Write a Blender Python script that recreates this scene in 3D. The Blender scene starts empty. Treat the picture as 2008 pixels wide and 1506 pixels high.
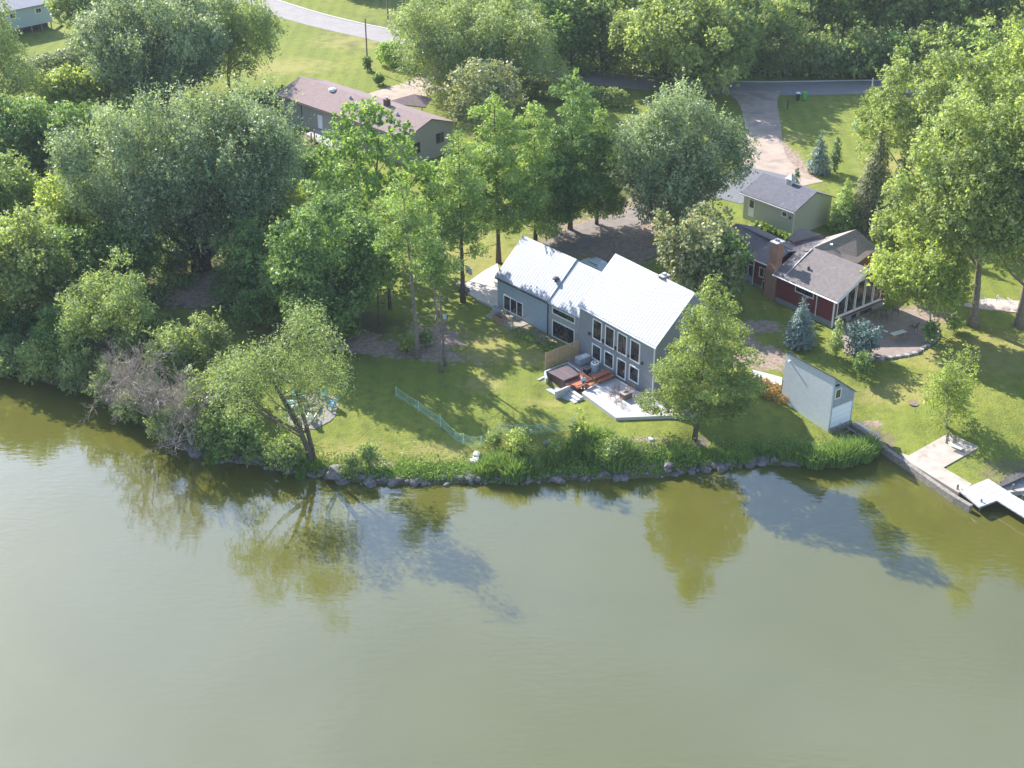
import bpy, bmesh, math, random
import numpy as np
R_ = math.radians
# ------------------------------------------------------------------ camera, sky, sun, exposure
scn = bpy.context.scene
COL = scn.collection
CZ = 68.0; FPX = 2750.0; TH = R_(28.9); PW, PH = 2008, 1506
SUN_AZ = R_(-40.0)      # measured from +Y, negative towards -X
SUN_EL = R_(33.0)
cam_d = bpy.data.cameras.new('camera'); cam_o = bpy.data.objects.new('camera', cam_d); COL.objects.link(cam_o)
cam_o.location = (0, 0, CZ); cam_o.rotation_euler = (math.pi/2 - TH, 0, 0)
cam_d.sensor_width = 36; cam_d.lens = 36*FPX/PW; cam_d.clip_start = 1; cam_d.clip_end = 6000
scn.camera = cam_o
w = bpy.data.worlds.new("World"); scn.world = w; w.use_nodes = True
nt = w.node_tree; nt.nodes.clear()
sky = nt.nodes.new('ShaderNodeTexSky'); sky.sky_type = 'NISHITA'; sky.sun_disc = False
sky.sun_elevation = SUN_EL; sky.sun_rotation = SUN_AZ; sky.altitude = 200; sky.air_density = 1.0; sky.dust_density = 0.7; sky.ozone_density = 1.6
bgn = nt.nodes.new('ShaderNodeBackground'); bgn.inputs[1].default_value = 0.135
wo = nt.nodes.new('ShaderNodeOutputWorld'); 
# bluish cloud veil added to the sky to brighten the water's reflections
tcw = nt.nodes.new('ShaderNodeTexCoord'); mpw = nt.nodes.new('ShaderNodeMapping'); mpw.inputs['Scale'].default_value = (1, 1, 2.6); nt.links.new(tcw.outputs['Generated'], mpw.inputs['Vector'])
nsw = nt.nodes.new('ShaderNodeTexNoise'); nsw.inputs['Scale'].default_value = 2.2; nsw.inputs['Detail'].default_value = 6; nt.links.new(mpw.outputs[0], nsw.inputs['Vector'])
mrw = nt.nodes.new('ShaderNodeMapRange'); mrw.inputs[1].default_value = .35; mrw.inputs[2].default_value = .70; mrw.inputs[3].default_value = .25; mrw.inputs[4].default_value = 1.0; nt.links.new(nsw.outputs[0], mrw.inputs[0])
scw = nt.nodes.new('ShaderNodeVectorMath'); scw.operation = 'SCALE'; scw.inputs[0].default_value = (1.85, 2.4, 3.95); 
# the added glow is kept low and sunward, so ambient light rises little
spw = nt.nodes.new('ShaderNodeSeparateXYZ'); nt.links.new(tcw.outputs['Generated'], spw.inputs[0])
mya = nt.nodes.new('ShaderNodeMapRange'); mya.interpolation_type = 'SMOOTHSTEP'; mya.inputs[1].default_value = .1; mya.inputs[2].default_value = .75; mya.inputs[3].default_value = .12; mya.inputs[4].default_value = 1.25; nt.links.new(spw.outputs[1], mya.inputs[0])
mza = nt.nodes.new('ShaderNodeMapRange'); mza.interpolation_type = 'SMOOTHSTEP'; mza.inputs[1].default_value = .62; mza.inputs[2].default_value = .9; mza.inputs[3].default_value = 1; mza.inputs[4].default_value = .15; nt.links.new(spw.outputs[2], mza.inputs[0])
mu1 = nt.nodes.new('ShaderNodeMath'); mu1.operation = 'MULTIPLY'; nt.links.new(mya.outputs[0], mu1.inputs[0]); nt.links.new(mza.outputs[0], mu1.inputs[1])
mxa = nt.nodes.new('ShaderNodeMapRange'); mxa.interpolation_type = 'SMOOTHSTEP'; mxa.inputs[1].default_value = .1; mxa.inputs[2].default_value = -.42; mxa.inputs[3].default_value = 1.0; mxa.inputs[4].default_value = 2.1; nt.links.new(spw.outputs[0], mxa.inputs[0])
mu0 = nt.nodes.new('ShaderNodeMath'); mu0.operation = 'MULTIPLY'; nt.links.new(mu1.outputs[0], mu0.inputs[0]); nt.links.new(mxa.outputs[0], mu0.inputs[1]); mu1 = mu0
mu2 = nt.nodes.new('ShaderNodeMath'); mu2.operation = 'MULTIPLY'; nt.links.new(mu1.outputs[0], mu2.inputs[0]); nt.links.new(mrw.outputs[0], mu2.inputs[1])
nt.links.new(mu2.outputs[0], scw.inputs['Scale'])
adw = nt.nodes.new('ShaderNodeVectorMath'); adw.operation = 'ADD'; nt.links.new(sky.outputs[0], adw.inputs[0]); nt.links.new(scw.outputs[0], adw.inputs[1])
nt.links.new(adw.outputs[0], bgn.inputs[0]); nt.links.new(bgn.outputs[0], wo.inputs[0])
sd = bpy.data.lights.new('sun', 'SUN'); sd.energy = 5.0; sd.angle = R_(0.5); sd.color = (1.0, 0.955, 0.88)
so = bpy.data.objects.new('sun', sd); COL.objects.link(so)
SV = np.array([math.sin(SUN_AZ)*math.cos(SUN_EL), math.cos(SUN_AZ)*math.cos(SUN_EL), math.sin(SUN_EL)])
from mathutils import Vector
so.rotation_euler = Vector(SV).to_track_quat('Z', 'Y').to_euler()
scn.view_settings.view_transform = 'Standard'; scn.view_settings.look = 'None'
scn.view_settings.exposure = 1.22; scn.view_settings.gamma = 1
scn.render.engine = 'CYCLES'
cy = scn.cycles; cy.max_bounces = 7; cy.diffuse_bounces = 3; cy.glossy_bounces = 3; cy.transmission_bounces = 4; cy.transparent_max_bounces = 12
cy.volume_bounces = 0; cy.caustics_reflective = False; cy.caustics_refractive = False; cy.use_denoising = True
rng = np.random.default_rng(7); random.seed(7)

# ------------------------------------------------------------------ photo <-> place helpers
FW = np.array([0, math.cos(TH), -math.sin(TH)]); UP = np.array([0, math.sin(TH), math.cos(TH)]); RT = np.array([1., 0, 0])
CAM = np.array([0, 0, CZ])
def ray(px, py): return FW + (px-PW/2)/FPX*RT - (py-PH/2)/FPX*UP
def P(px, py, z=0.0):
    d = ray(px, py); return CAM + d*(z-CZ)/d[2]
def depth(p): return (np.asarray(p)-CAM) @ FW
def proj(p):
    d = np.asarray(p, float)-CAM; z = d @ FW
    return PW/2+FPX*(d@RT)/z, PH/2-FPX*(d@UP)/z
SHORE_PX = [(-900,560),(-500,650),(-150,690),(0,722),(90,752),(180,772),(230,800),(285,840),(345,872),(380,892),(440,905),(520,916),(600,930),(650,942),(720,949),(800,950),(900,948),(1040,948),(1100,942),(1200,940),(1290,935),(1350,927),(1400,920),(1500,912),(1560,914),(1640,920),(1695,904),(1712,880),(1696,858),(1684,843),(1690,842),(1740,881),(1782,912),(1870,972),(1912,994),(1950,975),(1975,958),(1992,962),(2060,940),(2300,890),(2900,860)]
SH = np.array([P(x, y, 0.0)[:2] for x, y in SHORE_PX])
SH = np.vstack([[-1500, SH[0,1]+250], SH, [1500, SH[-1,1]+60]])
def sdist(x, y):
    x = np.atleast_1d(np.asarray(x, float)); y = np.atleast_1d(np.asarray(y, float))
    best = np.full(x.shape, 1e9)
    for i in range(len(SH)-1):
        a = SH[i]; b = SH[i+1]; ab = b-a; L = ab@ab
        t = np.clip(((x-a[0])*ab[0]+(y-a[1])*ab[1])/L, 0, 1)
        best = np.minimum(best, (x-a[0]-t*ab[0])**2+(y-a[1]-t*ab[1])**2)
    # inside land = crossing count upwards (land lies at larger y)
    cnt = np.zeros(x.shape, int)
    for i in range(len(SH)-1):
        a = SH[i]; b = SH[i+1]
        m = (a[0] > x) != (b[0] > x)
        if a[0] == b[0]: continue
        yy = a[1]+(x-a[0])/(b[0]-a[0])*(b[1]-a[1])
        cnt += (m & (yy < y)).astype(int)
    return np.sqrt(best)*np.where(cnt % 2 == 1, 1, -1)
def sstep(a, b, v):
    t = np.clip((v-a)/(b-a), 0, 1); return t*t*(3-2*t)
def gz(x, y):
    d = sdist(x, y)
    z = np.where(d > 0, 0.5*(1-np.exp(-np.maximum(d, 0)/0.7)) + 1.35*sstep(0.3, 12, d) + 0.9*sstep(15, 75, d), np.maximum(d*0.8, -2.0))
    for px_, py_, r1, r2, zp in PADS:
        q = np.hypot(x-px_, y-py_); w_ = 1-sstep(r1, r2, q); w_ = np.where(d > -.2, w_, 0); z = z*(1-w_)+zp*w_
    return z
PADS = [(*P(1250,832,1.85)[:2], 3.2, 7.0, 1.82), (*P(1098,782,1.5)[:2], 1.6, 3.2, 1.5), (*P(1838,905,.6)[:2], 4.6, 7.0, .60), (*P(1895,950,.6)[:2], 1.8, 3.5, .56), (*P(2000,938,.4)[:2], 2.6, 5, .30), (*P(1710,862,.3)[:2], 1.6, 3.0, .22)]
def gz1(x, y): return float(gz(x, y)[0])
def G(px, py):
    z = 1.5
    for _ in range(7):
        p = P(px, py, z); z = gz1(p[0], p[1])
    p = P(px, py, z); return p

# ------------------------------------------------------------------ mesh helpers
class MB:
    def __init__(s): s.v = []; s.f = []
    def add(s, vs, fs):
        o = len(s.v); s.v += [tuple(map(float, q)) for q in vs]; s.f += [tuple(o+i for i in f) for f in fs]; return s
    def hexa(s, b, t):      # 4 bottom points, 4 top points
        return s.add(list(b)+list(t), [(3,2,1,0),(4,5,6,7),(0,1,5,4),(1,2,6,5),(2,3,7,6),(3,0,4,7)])
    def box(s, c, sx, sy, sz, rot=0.0):   # c = bottom centre
        ca, sa = math.cos(rot), math.sin(rot)
        q = [(c[0]+ca*x-sa*y, c[1]+sa*x+ca*y) for x, y in ((-sx/2,-sy/2),(sx/2,-sy/2),(sx/2,sy/2),(-sx/2,sy/2))]
        return s.hexa([(x, y, c[2]) for x, y in q], [(x, y, c[2]+sz) for x, y in q])
    def prism(s, pts, z0, z1):
        n = len(pts); b = [(p[0], p[1], z0 if np.isscalar(z0) else z0[i]) for i, p in enumerate(pts)]; t = [(p[0], p[1], z1) for p in pts]
        return s.add(b+t, [tuple(range(n))[::-1], tuple(range(n, 2*n))]+[(i, (i+1) % n, n+(i+1) % n, n+i) for i in range(n)])
    def tube(s, pts, rad, n=6, cap=True):
        pts = [np.asarray(p, float) for p in pts]
        rad = [rad]*len(pts) if np.isscalar(rad) else rad
        rings = []
        for i, p in enumerate(pts):
            d = pts[min(i+1, len(pts)-1)]-pts[max(i-1, 0)]; d = d/(np.linalg.norm(d)+1e-9)
            a = np.cross(d, [0, 0, 1.]) if abs(d[2]) < .95 else np.cross(d, [1., 0, 0]); a /= np.linalg.norm(a); b = np.cross(d, a)
            rings.append([p+rad[i]*(math.cos(2*math.pi*k/n)*a+math.sin(2*math.pi*k/n)*b) for k in range(n)])
        vs = [q for r in rings for q in r]; fs = []
        for i in range(len(pts)-1):
            for k in range(n): fs.append((i*n+k, i*n+(k+1) % n, (i+1)*n+(k+1) % n, (i+1)*n+k))
        if cap: fs += [tuple(range(n))[::-1], tuple((len(pts)-1)*n+k for k in range(n))]
        return s.add(vs, fs)
    def build(s, name, mat, parent=None, bevel=0, smooth=False):
        loc = np.array(parent_world(parent)) if parent else np.zeros(3)
        me = bpy.data.meshes.new(name)
        if not s.v: s.add([(0,0,0),(.01,0,0),(0,.01,0)], [(0,1,2)]); loc = loc*0
        me.from_pydata([tuple(np.array(v)-loc) for v in s.v], [], s.f)
        bm = bmesh.new(); bm.from_mesh(me); bmesh.ops.recalc_face_normals(bm, faces=bm.faces); bm.to_mesh(me); bm.free()
        if smooth: me.polygons.foreach_set('use_smooth', [True]*len(me.polygons))
        me.materials.append(mat)
        o = bpy.data.objects.new(name, me); COL.objects.link(o)
        if parent: o.parent = parent
        if bevel:
            m = o.modifiers.new('bevel', 'BEVEL'); m.width = bevel; m.segments = 2; m.limit_method = 'ANGLE'
        return o
def parent_world(p):
    l = np.zeros(3)
    while p: l = l+np.array(p.location); p = p.parent
    return l
def tag(o, label=None, cat=None, group=None, kind=None):
    if label: o['label'] = label
    if cat: o['category'] = cat
    if group: o['group'] = group
    if kind: o['kind'] = kind
    return o
def empty(name, loc, label, cat, group=None):
    o = bpy.data.objects.new(name, None); COL.objects.link(o); o.location = tuple(map(float, loc)); o.empty_display_size = .3
    return tag(o, label, cat, group)
def copy_tree(o, parent=None, delta=None):
    c = o.copy(); COL.objects.link(c); c.parent = parent
    for ch in o.children: copy_tree(ch, c)
    return c
class Fr:   # building frame: u along wall, v depth away, h up
    def __init__(s, o, deg):
        a = R_(deg); s.o = np.array(o, float); s.a = a
        s.d = np.array([math.sin(a), math.cos(a), 0]); s.n = np.array([math.cos(a), -math.sin(a), 0])
    def __call__(s, u, v, h): return s.o+u*s.d+v*s.n+h*np.array([0, 0, 1.])
    def box(s, mb, u0, u1, v0, v1, h0, h1):
        mb.hexa([s(u0,v0,h0), s(u1,v0,h0), s(u1,v1,h0), s(u0,v1,h0)], [s(u0,v0,h1), s(u1,v0,h1), s(u1,v1,h1), s(u0,v1,h1)]); return mb

# ------------------------------------------------------------------ materials
def newmat(name):
    m = bpy.data.materials.new(name); m.use_nodes = True; n = m.node_tree
    return m, n, n.nodes['Principled BSDF']
def mat(name, col, rough=0.7, var=0.12, scale=3.0, metal=0.0, spec=None, bump=0.0, bscale=20, spots=None):
    m, n, b = newmat(name)
    tc = n.nodes.new('ShaderNodeNewGeometry')
    ns = n.nodes.new('ShaderNodeTexNoise'); ns.inputs['Scale'].default_value = scale; ns.inputs['Detail'].default_value = 6
    n.links.new(tc.outputs['Position'], ns.inputs['Vector'])
    mp = n.nodes.new('ShaderNodeMapRange'); mp.inputs[1].default_value = .3; mp.inputs[2].default_value = .7
    mp.inputs[3].default_value = 1-var; mp.inputs[4].default_value = 1+var
    n.links.new(ns.outputs[0], mp.inputs[0])
    mx = n.nodes.new('ShaderNodeVectorMath'); mx.operation = 'SCALE'; mx.inputs[0].default_value = col
    n.links.new(mp.outputs[0], mx.inputs['Scale']); out = mx.outputs[0]
    if spots:
        n2 = n.nodes.new('ShaderNodeTexNoise'); n2.inputs['Scale'].default_value = spots[1]; n2.inputs['Detail'].default_value = 4
        n.links.new(tc.outputs['Position'], n2.inputs['Vector'])
        m2 = n.nodes.new('ShaderNodeMapRange'); m2.inputs[1].default_value = spots[2]; m2.inputs[2].default_value = spots[2]+.12
        n.links.new(n2.outputs[0], m2.inputs[0])
        mm = n.nodes.new('ShaderNodeMix'); mm.data_type = 'RGBA'; n.links.new(m2.outputs[0], mm.inputs[0])
        n.links.new(out, mm.inputs[6]); mm.inputs[7].default_value = (*spots[0], 1); out = mm.outputs[2]
    n.links.new(out, b.inputs['Base Color'])
    b.inputs['Roughness'].default_value = rough; b.inputs['Metallic'].default_value = metal
    if spec is not None: b.inputs['Specular IOR Level'].default_value = spec
    if bump:
        n3 = n.nodes.new('ShaderNodeTexNoise'); n3.inputs['Scale'].default_value = bscale
        n.links.new(tc.outputs['Position'], n3.inputs['Vector'])
        bp = n.nodes.new('ShaderNodeBump'); bp.inputs['Strength'].default_value = bump; bp.inputs['Distance'].default_value = .05
        n.links.new(n3.outputs[0], bp.inputs['Height']); n.links.new(bp.outputs[0], b.inputs['Normal'])
    return m
def striped(name, col, col2, deg, period, duty=.9, rough=.6, axis='h', var=.1):
    """boards / shakes / seams: thin darker lines across the surface. axis: 'h' world z lines, 'd' along a compass direction"""
    m, n, b = newmat(name); L = n.links
    g = n.nodes.new('ShaderNodeNewGeometry'); dt = n.nodes.new('ShaderNodeVectorMath'); dt.operation = 'DOT_PRODUCT'
    a = R_(deg); dt.inputs[1].default_value = (0, 0, 1) if axis == 'h' else (math.sin(a), math.cos(a), 0)
    L.new(g.outputs['Position'], dt.inputs[0])
    md = n.nodes.new('ShaderNodeMath'); md.operation = 'DIVIDE'; md.inputs[1].default_value = period; L.new(dt.outputs['Value'], md.inputs[0])
    fr = n.nodes.new('ShaderNodeMath'); fr.operation = 'FRACT'; L.new(md.outputs[0], fr.inputs[0])
    gt = n.nodes.new('ShaderNodeMath'); gt.operation = 'GREATER_THAN'; gt.inputs[1].default_value = duty; L.new(fr.outputs[0], gt.inputs[0])
    ns = n.nodes.new('ShaderNodeTexNoise'); ns.inputs['Scale'].default_value = 2.5; ns.inputs['Detail'].default_value = 6; L.new(g.outputs['Position'], ns.inputs['Vector'])
    mp = n.nodes.new('ShaderNodeMapRange'); mp.inputs[1].default_value = .3; mp.inputs[2].default_value = .7; mp.inputs[3].default_value = 1-var; mp.inputs[4].default_value = 1+var
    L.new(ns.outputs[0], mp.inputs[0])
    mx = n.nodes.new('ShaderNodeMix'); mx.data_type = 'RGBA'; L.new(gt.outputs[0], mx.inputs[0]); mx.inputs[6].default_value = (*col, 1); mx.inputs[7].default_value = (*col2, 1)
    sc = n.nodes.new('ShaderNodeVectorMath'); sc.operation = 'SCALE'; L.new(mx.outputs[2], sc.inputs[0]); L.new(mp.outputs[0], sc.inputs['Scale'])
    L.new(sc.outputs[0], b.inputs['Base Color']); b.inputs['Roughness'].default_value = rough
    return m
def brick(name, c1, c2, mortar, sc=4, bw=.5, bh=.25, rough=.8, ang=None):
    m, n, b = newmat(name); L = n.links
    g = n.nodes.new('ShaderNodeNewGeometry'); src = g.outputs['Position']
    if ang is not None:     # wall coordinates: along the wall, height
        a = R_(ang); dt = n.nodes.new('ShaderNodeVectorMath'); dt.operation = 'DOT_PRODUCT'; dt.inputs[1].default_value = (math.sin(a), math.cos(a), 0)
        L.new(src, dt.inputs[0]); sp = n.nodes.new('ShaderNodeSeparateXYZ'); L.new(src, sp.inputs[0])
        cb = n.nodes.new('ShaderNodeCombineXYZ'); L.new(dt.outputs['Value'], cb.inputs[0]); L.new(sp.outputs[2], cb.inputs[1]); src = cb.outputs[0]
    t = n.nodes.new('ShaderNodeTexBrick'); L.new(src, t.inputs['Vector']); t.inputs['Scale'].default_value = sc
    t.inputs['Color1'].default_value = (*c1, 1); t.inputs['Color2'].default_value = (*c2, 1); t.inputs['Mortar'].default_value = (*mortar, 1)
    t.inputs['Brick Width'].default_value = bw; t.inputs['Row Height'].default_value = bh; t.inputs['Mortar Size'].default_value = .02
    L.new(t.outputs[0], b.inputs['Base Color']); b.inputs['Roughness'].default_value = rough
    return m
def leafmat(name, c1, c2, trans=.35, rough=.45):
    m = bpy.data.materials.new(name); m.use_nodes = True; n = m.node_tree; L = n.links; b = n.nodes['Principled BSDF']
    at = n.nodes.new('ShaderNodeAttribute'); at.attribute_name = 'tint'
    mx = n.nodes.new('ShaderNodeMix'); mx.data_type = 'RGBA'; L.new(at.outputs['Fac'], mx.inputs[0]); mx.inputs[6].default_value = (*c1, 1); mx.inputs[7].default_value = (*c2, 1)
    L.new(mx.outputs[2], b.inputs['Base Color']); b.inputs['Roughness'].default_value = rough; b.inputs['Specular IOR Level'].default_value = .18
    tr = n.nodes.new('ShaderNodeBsdfTranslucent')
    sc = n.nodes.new('ShaderNodeMix'); sc.data_type = 'RGBA'; sc.blend_type = 'MULTIPLY'; sc.inputs[0].default_value = 1
    L.new(mx.outputs[2], sc.inputs[6]); sc.inputs[7].default_value = (1.55, 1.5, .65, 1); L.new(sc.outputs[2], tr.inputs[0])
    ms = n.nodes.new('ShaderNodeMixShader'); ms.inputs[0].default_value = trans
    L.new(b.outputs[0], ms.inputs[1]); L.new(tr.outputs[0], ms.inputs[2]); L.new(ms.outputs[0], n.nodes['Material Output'].inputs[0])
    return m
LM = {
 'silver': leafmat('leaf silver', (0.112,0.168,0.090), (0.426,0.504,0.314), 0.36),
 'yellow': leafmat('leaf yellow green', (0.179,0.235,0.084), (0.482,0.560,0.235), 0.45),
 'oak':    leafmat('leaf bright green', (0.143,0.242,0.066), (0.396,0.528,0.165), 0.44),
 'dense':  leafmat('leaf dark green', (0.095,0.169,0.061), (0.324,0.446,0.149), 0.36),
 'mid':    leafmat('leaf mid green', (0.146,0.213,0.085), (0.427,0.512,0.207), 0.4),
 'lime':   leafmat('leaf lime', (0.205,0.270,0.076), (0.497,0.572,0.194), 0.48),
 'willow': leafmat('leaf willow', (0.154,0.220,0.088), (0.440,0.506,0.242), 0.42),
 'grey':   leafmat('leaf grey green', (0.149,0.207,0.103), (0.437,0.483,0.299), 0.36),
 'pine':   leafmat('needle pine', (0.149,0.230,0.069), (0.437,0.552,0.184), 0.38),
 'larch':  leafmat('needle bright', (.16,.215,.07), (.42,.50,.19), 0.45),
 'blue':   leafmat('needle blue', (0.078,0.132,0.116), (0.232,0.310,0.295), .12),
 'spruce': leafmat('needle brown green', (0.085,0.109,0.046), (0.232,0.248,0.109), .15),
 'arbor':  leafmat('scale dark green', (0.054,0.116,0.046), (0.124,0.217,0.070), .18),
 'pale':   leafmat('leaf pale seed', (0.143,0.198,0.083), (0.550,0.528,0.330), .3),
 'reed':   leafmat('reed blade', (0.11, 0.19, 0.055), (0.3, 0.42, 0.14), .32),
 'weed':   leafmat('bank weed', (0.11, 0.2, 0.045), (0.34, 0.46, 0.1), .36),
 'rust':   leafmat('flower bed', (0.217,0.186,0.062), (0.600,0.341,0.124), .3),
}
BARK = mat('bark brown', (.11,.085,.065), .95, .35, 4, bump=.6)
BARKG = mat('bark grey', (.22,.18,.15), .95, .3, 4, bump=.6)
BARKP = mat('bark pale', (.45,.42,.37), .9, .3, 5)
DEADM = mat('dead wood', (.36,.30,.25), .95, .3, 5)
M_white = mat('white trim', (.8,.8,.8), .5, .03)
M_glass, n_, b_ = newmat('window glass')
_g = n_.nodes.new('ShaderNodeNewGeometry'); _t = n_.nodes.new('ShaderNodeTexNoise'); _t.inputs['Scale'].default_value = 1.1; _t.inputs['Detail'].default_value = 2; n_.links.new(_g.outputs['Position'], _t.inputs['Vector'])
_r = n_.nodes.new('ShaderNodeValToRGB'); _r.color_ramp.elements[0].position = .45; _r.color_ramp.elements[0].color = (.012,.016,.02,1); _r.color_ramp.elements[1].position = .62; _r.color_ramp.elements[1].color = (.11,.085,.07,1); n_.links.new(_t.outputs[0], _r.inputs[0]); n_.links.new(_r.outputs[0], b_.inputs['Base Color']); b_.inputs['Roughness'].default_value = .06
M_black = mat('black metal', (.03,.03,.035), .5, .1)
M_conc = mat('concrete pale', (.46,.44,.43), .85, .07, 1.2, spots=((.5,.47,.44), 1.5, .62))
M_conc2 = mat('concrete grey', (.36,.37,.38), .85, .12, 1.5)
M_sand = mat('concrete sandy', (.40,.345,.29), .9, .14, 1.0, spots=((.29,.23,.18), .8, .6))
M_wood = mat('cedar boards', (.42,.24,.12), .75, .2, 5)
M_redwood = striped('red deck boards', (.42,.13,.065), (.2,.06,.03), 53, .14, .88, .6, 'd', .12)
M_greywood = striped('weathered boards', (.34,.30,.24), (.15,.13,.1), -37, .15, .88, .8, 'd', .15)
M_oldwood = mat('old grey timber', (.24,.21,.18), .9, .3, 4)
M_metal = mat('galvanised metal', (.45,.47,.48), .45, .08, 3, metal=.1)
M_rock = mat('shore rock', (.15,.135,.13), .9, .4, 3, bump=.5, bscale=6, spots=((.27,.25,.24), 2, .62))
M_roofW = striped('white metal roof', (.34,.35,.375), (.28,.29,.315), -37, .33, .93, .5, 'd', .09)
M_roofA = striped('pale metal roof', (.36,.38,.415), (.30,.32,.355), -41, .33, .93, .5, 'd', .09)
M_wallA = striped('blue grey siding', (.36,.42,.48), (.27,.31,.35), -41, .3, .95, .7, 'd', .05)
M_wallC = striped('slate siding', (.24,.245,.265), (.19,.19,.205), -37, .3, .93, .7, 'd', .06)
M_wallB = mat('tan grey panel', (.36,.345,.34), .8, .12, 3)

# ------------------------------------------------------------------ ground
def axis(lo, hi, step, ext):
    core = np.arange(lo, hi+step/2, step); out = []; s = step; x = hi
    while x < ext[1]: s *= 1.25; x += s; out.append(x)
    inn = []; s = step; x = lo
    while x > ext[0]: s *= 1.25; x -= s; inn.append(x)
    return np.array(inn[::-1]+list(core)+out)
GX = axis(-95, 110, .8, (-1500, 1500)); GY = axis(84, 300, .8, (60, 2400))
X, Y = np.meshgrid(GX, GY); Z = gz(X.ravel(), Y.ravel()).reshape(X.shape)
Z = Z + (np.sin(X*.31+Y*.17)+np.sin(X*.13-Y*.29+1))*.0
def px_grid():
    d0 = X; zc = (Y*FW[1]+(Z-CZ)*FW[2]); return PW/2+FPX*X/zc, PH/2-FPX*((Z-CZ)*UP[2]+Y*UP[1])/zc
# bare-soil and dry patches, each a real spot of ground given by its centre and half sizes in metres
def blob(cx, cy, rx, ry, ang=0):
    p = G(cx, cy); a = R_(ang); dx = X-p[0]; dy = Y-p[1]; u = (dx*math.cos(a)+dy*math.sin(a))/rx; v = (-dx*math.sin(a)+dy*math.cos(a))/ry
    return np.clip(1.35-np.sqrt(u*u+v*v), 0, 1)
dirt = np.zeros_like(X); dry = np.zeros_like(X); wood = np.zeros_like(X)
for a in [(390,580,5,4),(1190,470,11,8,-20),(1260,430,8,8),(760,685,12,2.2,-14),(850,665,4,4),(680,665,5,2.5),(1490,700,5,3.5,-20),(1420,660,4,4),(830,690,5,1.5),
          (1045,655,4.5,1.5,-45),(1375,868,1.2,1),(1270,862,2.6,.7,-10),(1230,880,3.4,.8,-5),(730,910,2.6,.8),(640,925,4,1.2),(1100,600,2,2),(1750,650,6,3),(1710,830,2,.7),(1560,790,1,1),
          (60,650,14,7),(420,560,6,5),(200,700,9,5),(300,770,5,3),(550,268,5,3),(600,275,4,3),(1800,620,5,3),(1540,300,2,14,10),(1490,640,3,2)]:
    dirt = np.maximum(dirt, blob(*a))
for a in [(680,890,5,3),(850,885,5,2),(950,680,3.5,5),(1045,700,3,3),(1090,745,2.5,1.5),(1000,640,3,3),(950,750,3,3),(520,130,16,7,0),(1800,330,9,9),(1760,770,6,3),(1850,700,7,4),(1960,690,6,8),(1560,270,3,2),(700,80,10,8),(930,500,8,10),(1060,790,3,1)]:
    dry = np.maximum(dry, blob(*a))
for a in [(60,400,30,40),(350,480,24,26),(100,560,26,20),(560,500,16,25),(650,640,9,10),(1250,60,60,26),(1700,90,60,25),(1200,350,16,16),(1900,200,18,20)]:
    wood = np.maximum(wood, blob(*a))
# keep the woods soil off the road side lawn
nx, ny = len(GX), len(GY)
me = bpy.data.meshes.new('ground')
idx = np.arange(nx*ny).reshape(ny, nx)
F = np.stack([idx[:-1,:-1], idx[:-1,1:], idx[1:,1:], idx[1:,:-1]], -1).reshape(-1, 4)
me.vertices.add(nx*ny); me.vertices.foreach_set('co', np.stack([X, Y, Z], -1).astype(np.float32).ravel())
me.loops.add(F.size); me.loops.foreach_set('vertex_index', F.astype(np.int32).ravel())
me.polygons.add(len(F)); me.polygons.foreach_set('loop_start', (np.arange(len(F))*4).astype(np.int32))
me.polygons.foreach_set('use_smooth', np.ones(len(F), bool)); me.update(calc_edges=True); me.shade_smooth()
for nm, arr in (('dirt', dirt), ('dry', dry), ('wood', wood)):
    at = me.attributes.new(nm, 'FLOAT', 'POINT'); at.data.foreach_set('value', arr.astype(np.float32).ravel())
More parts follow.
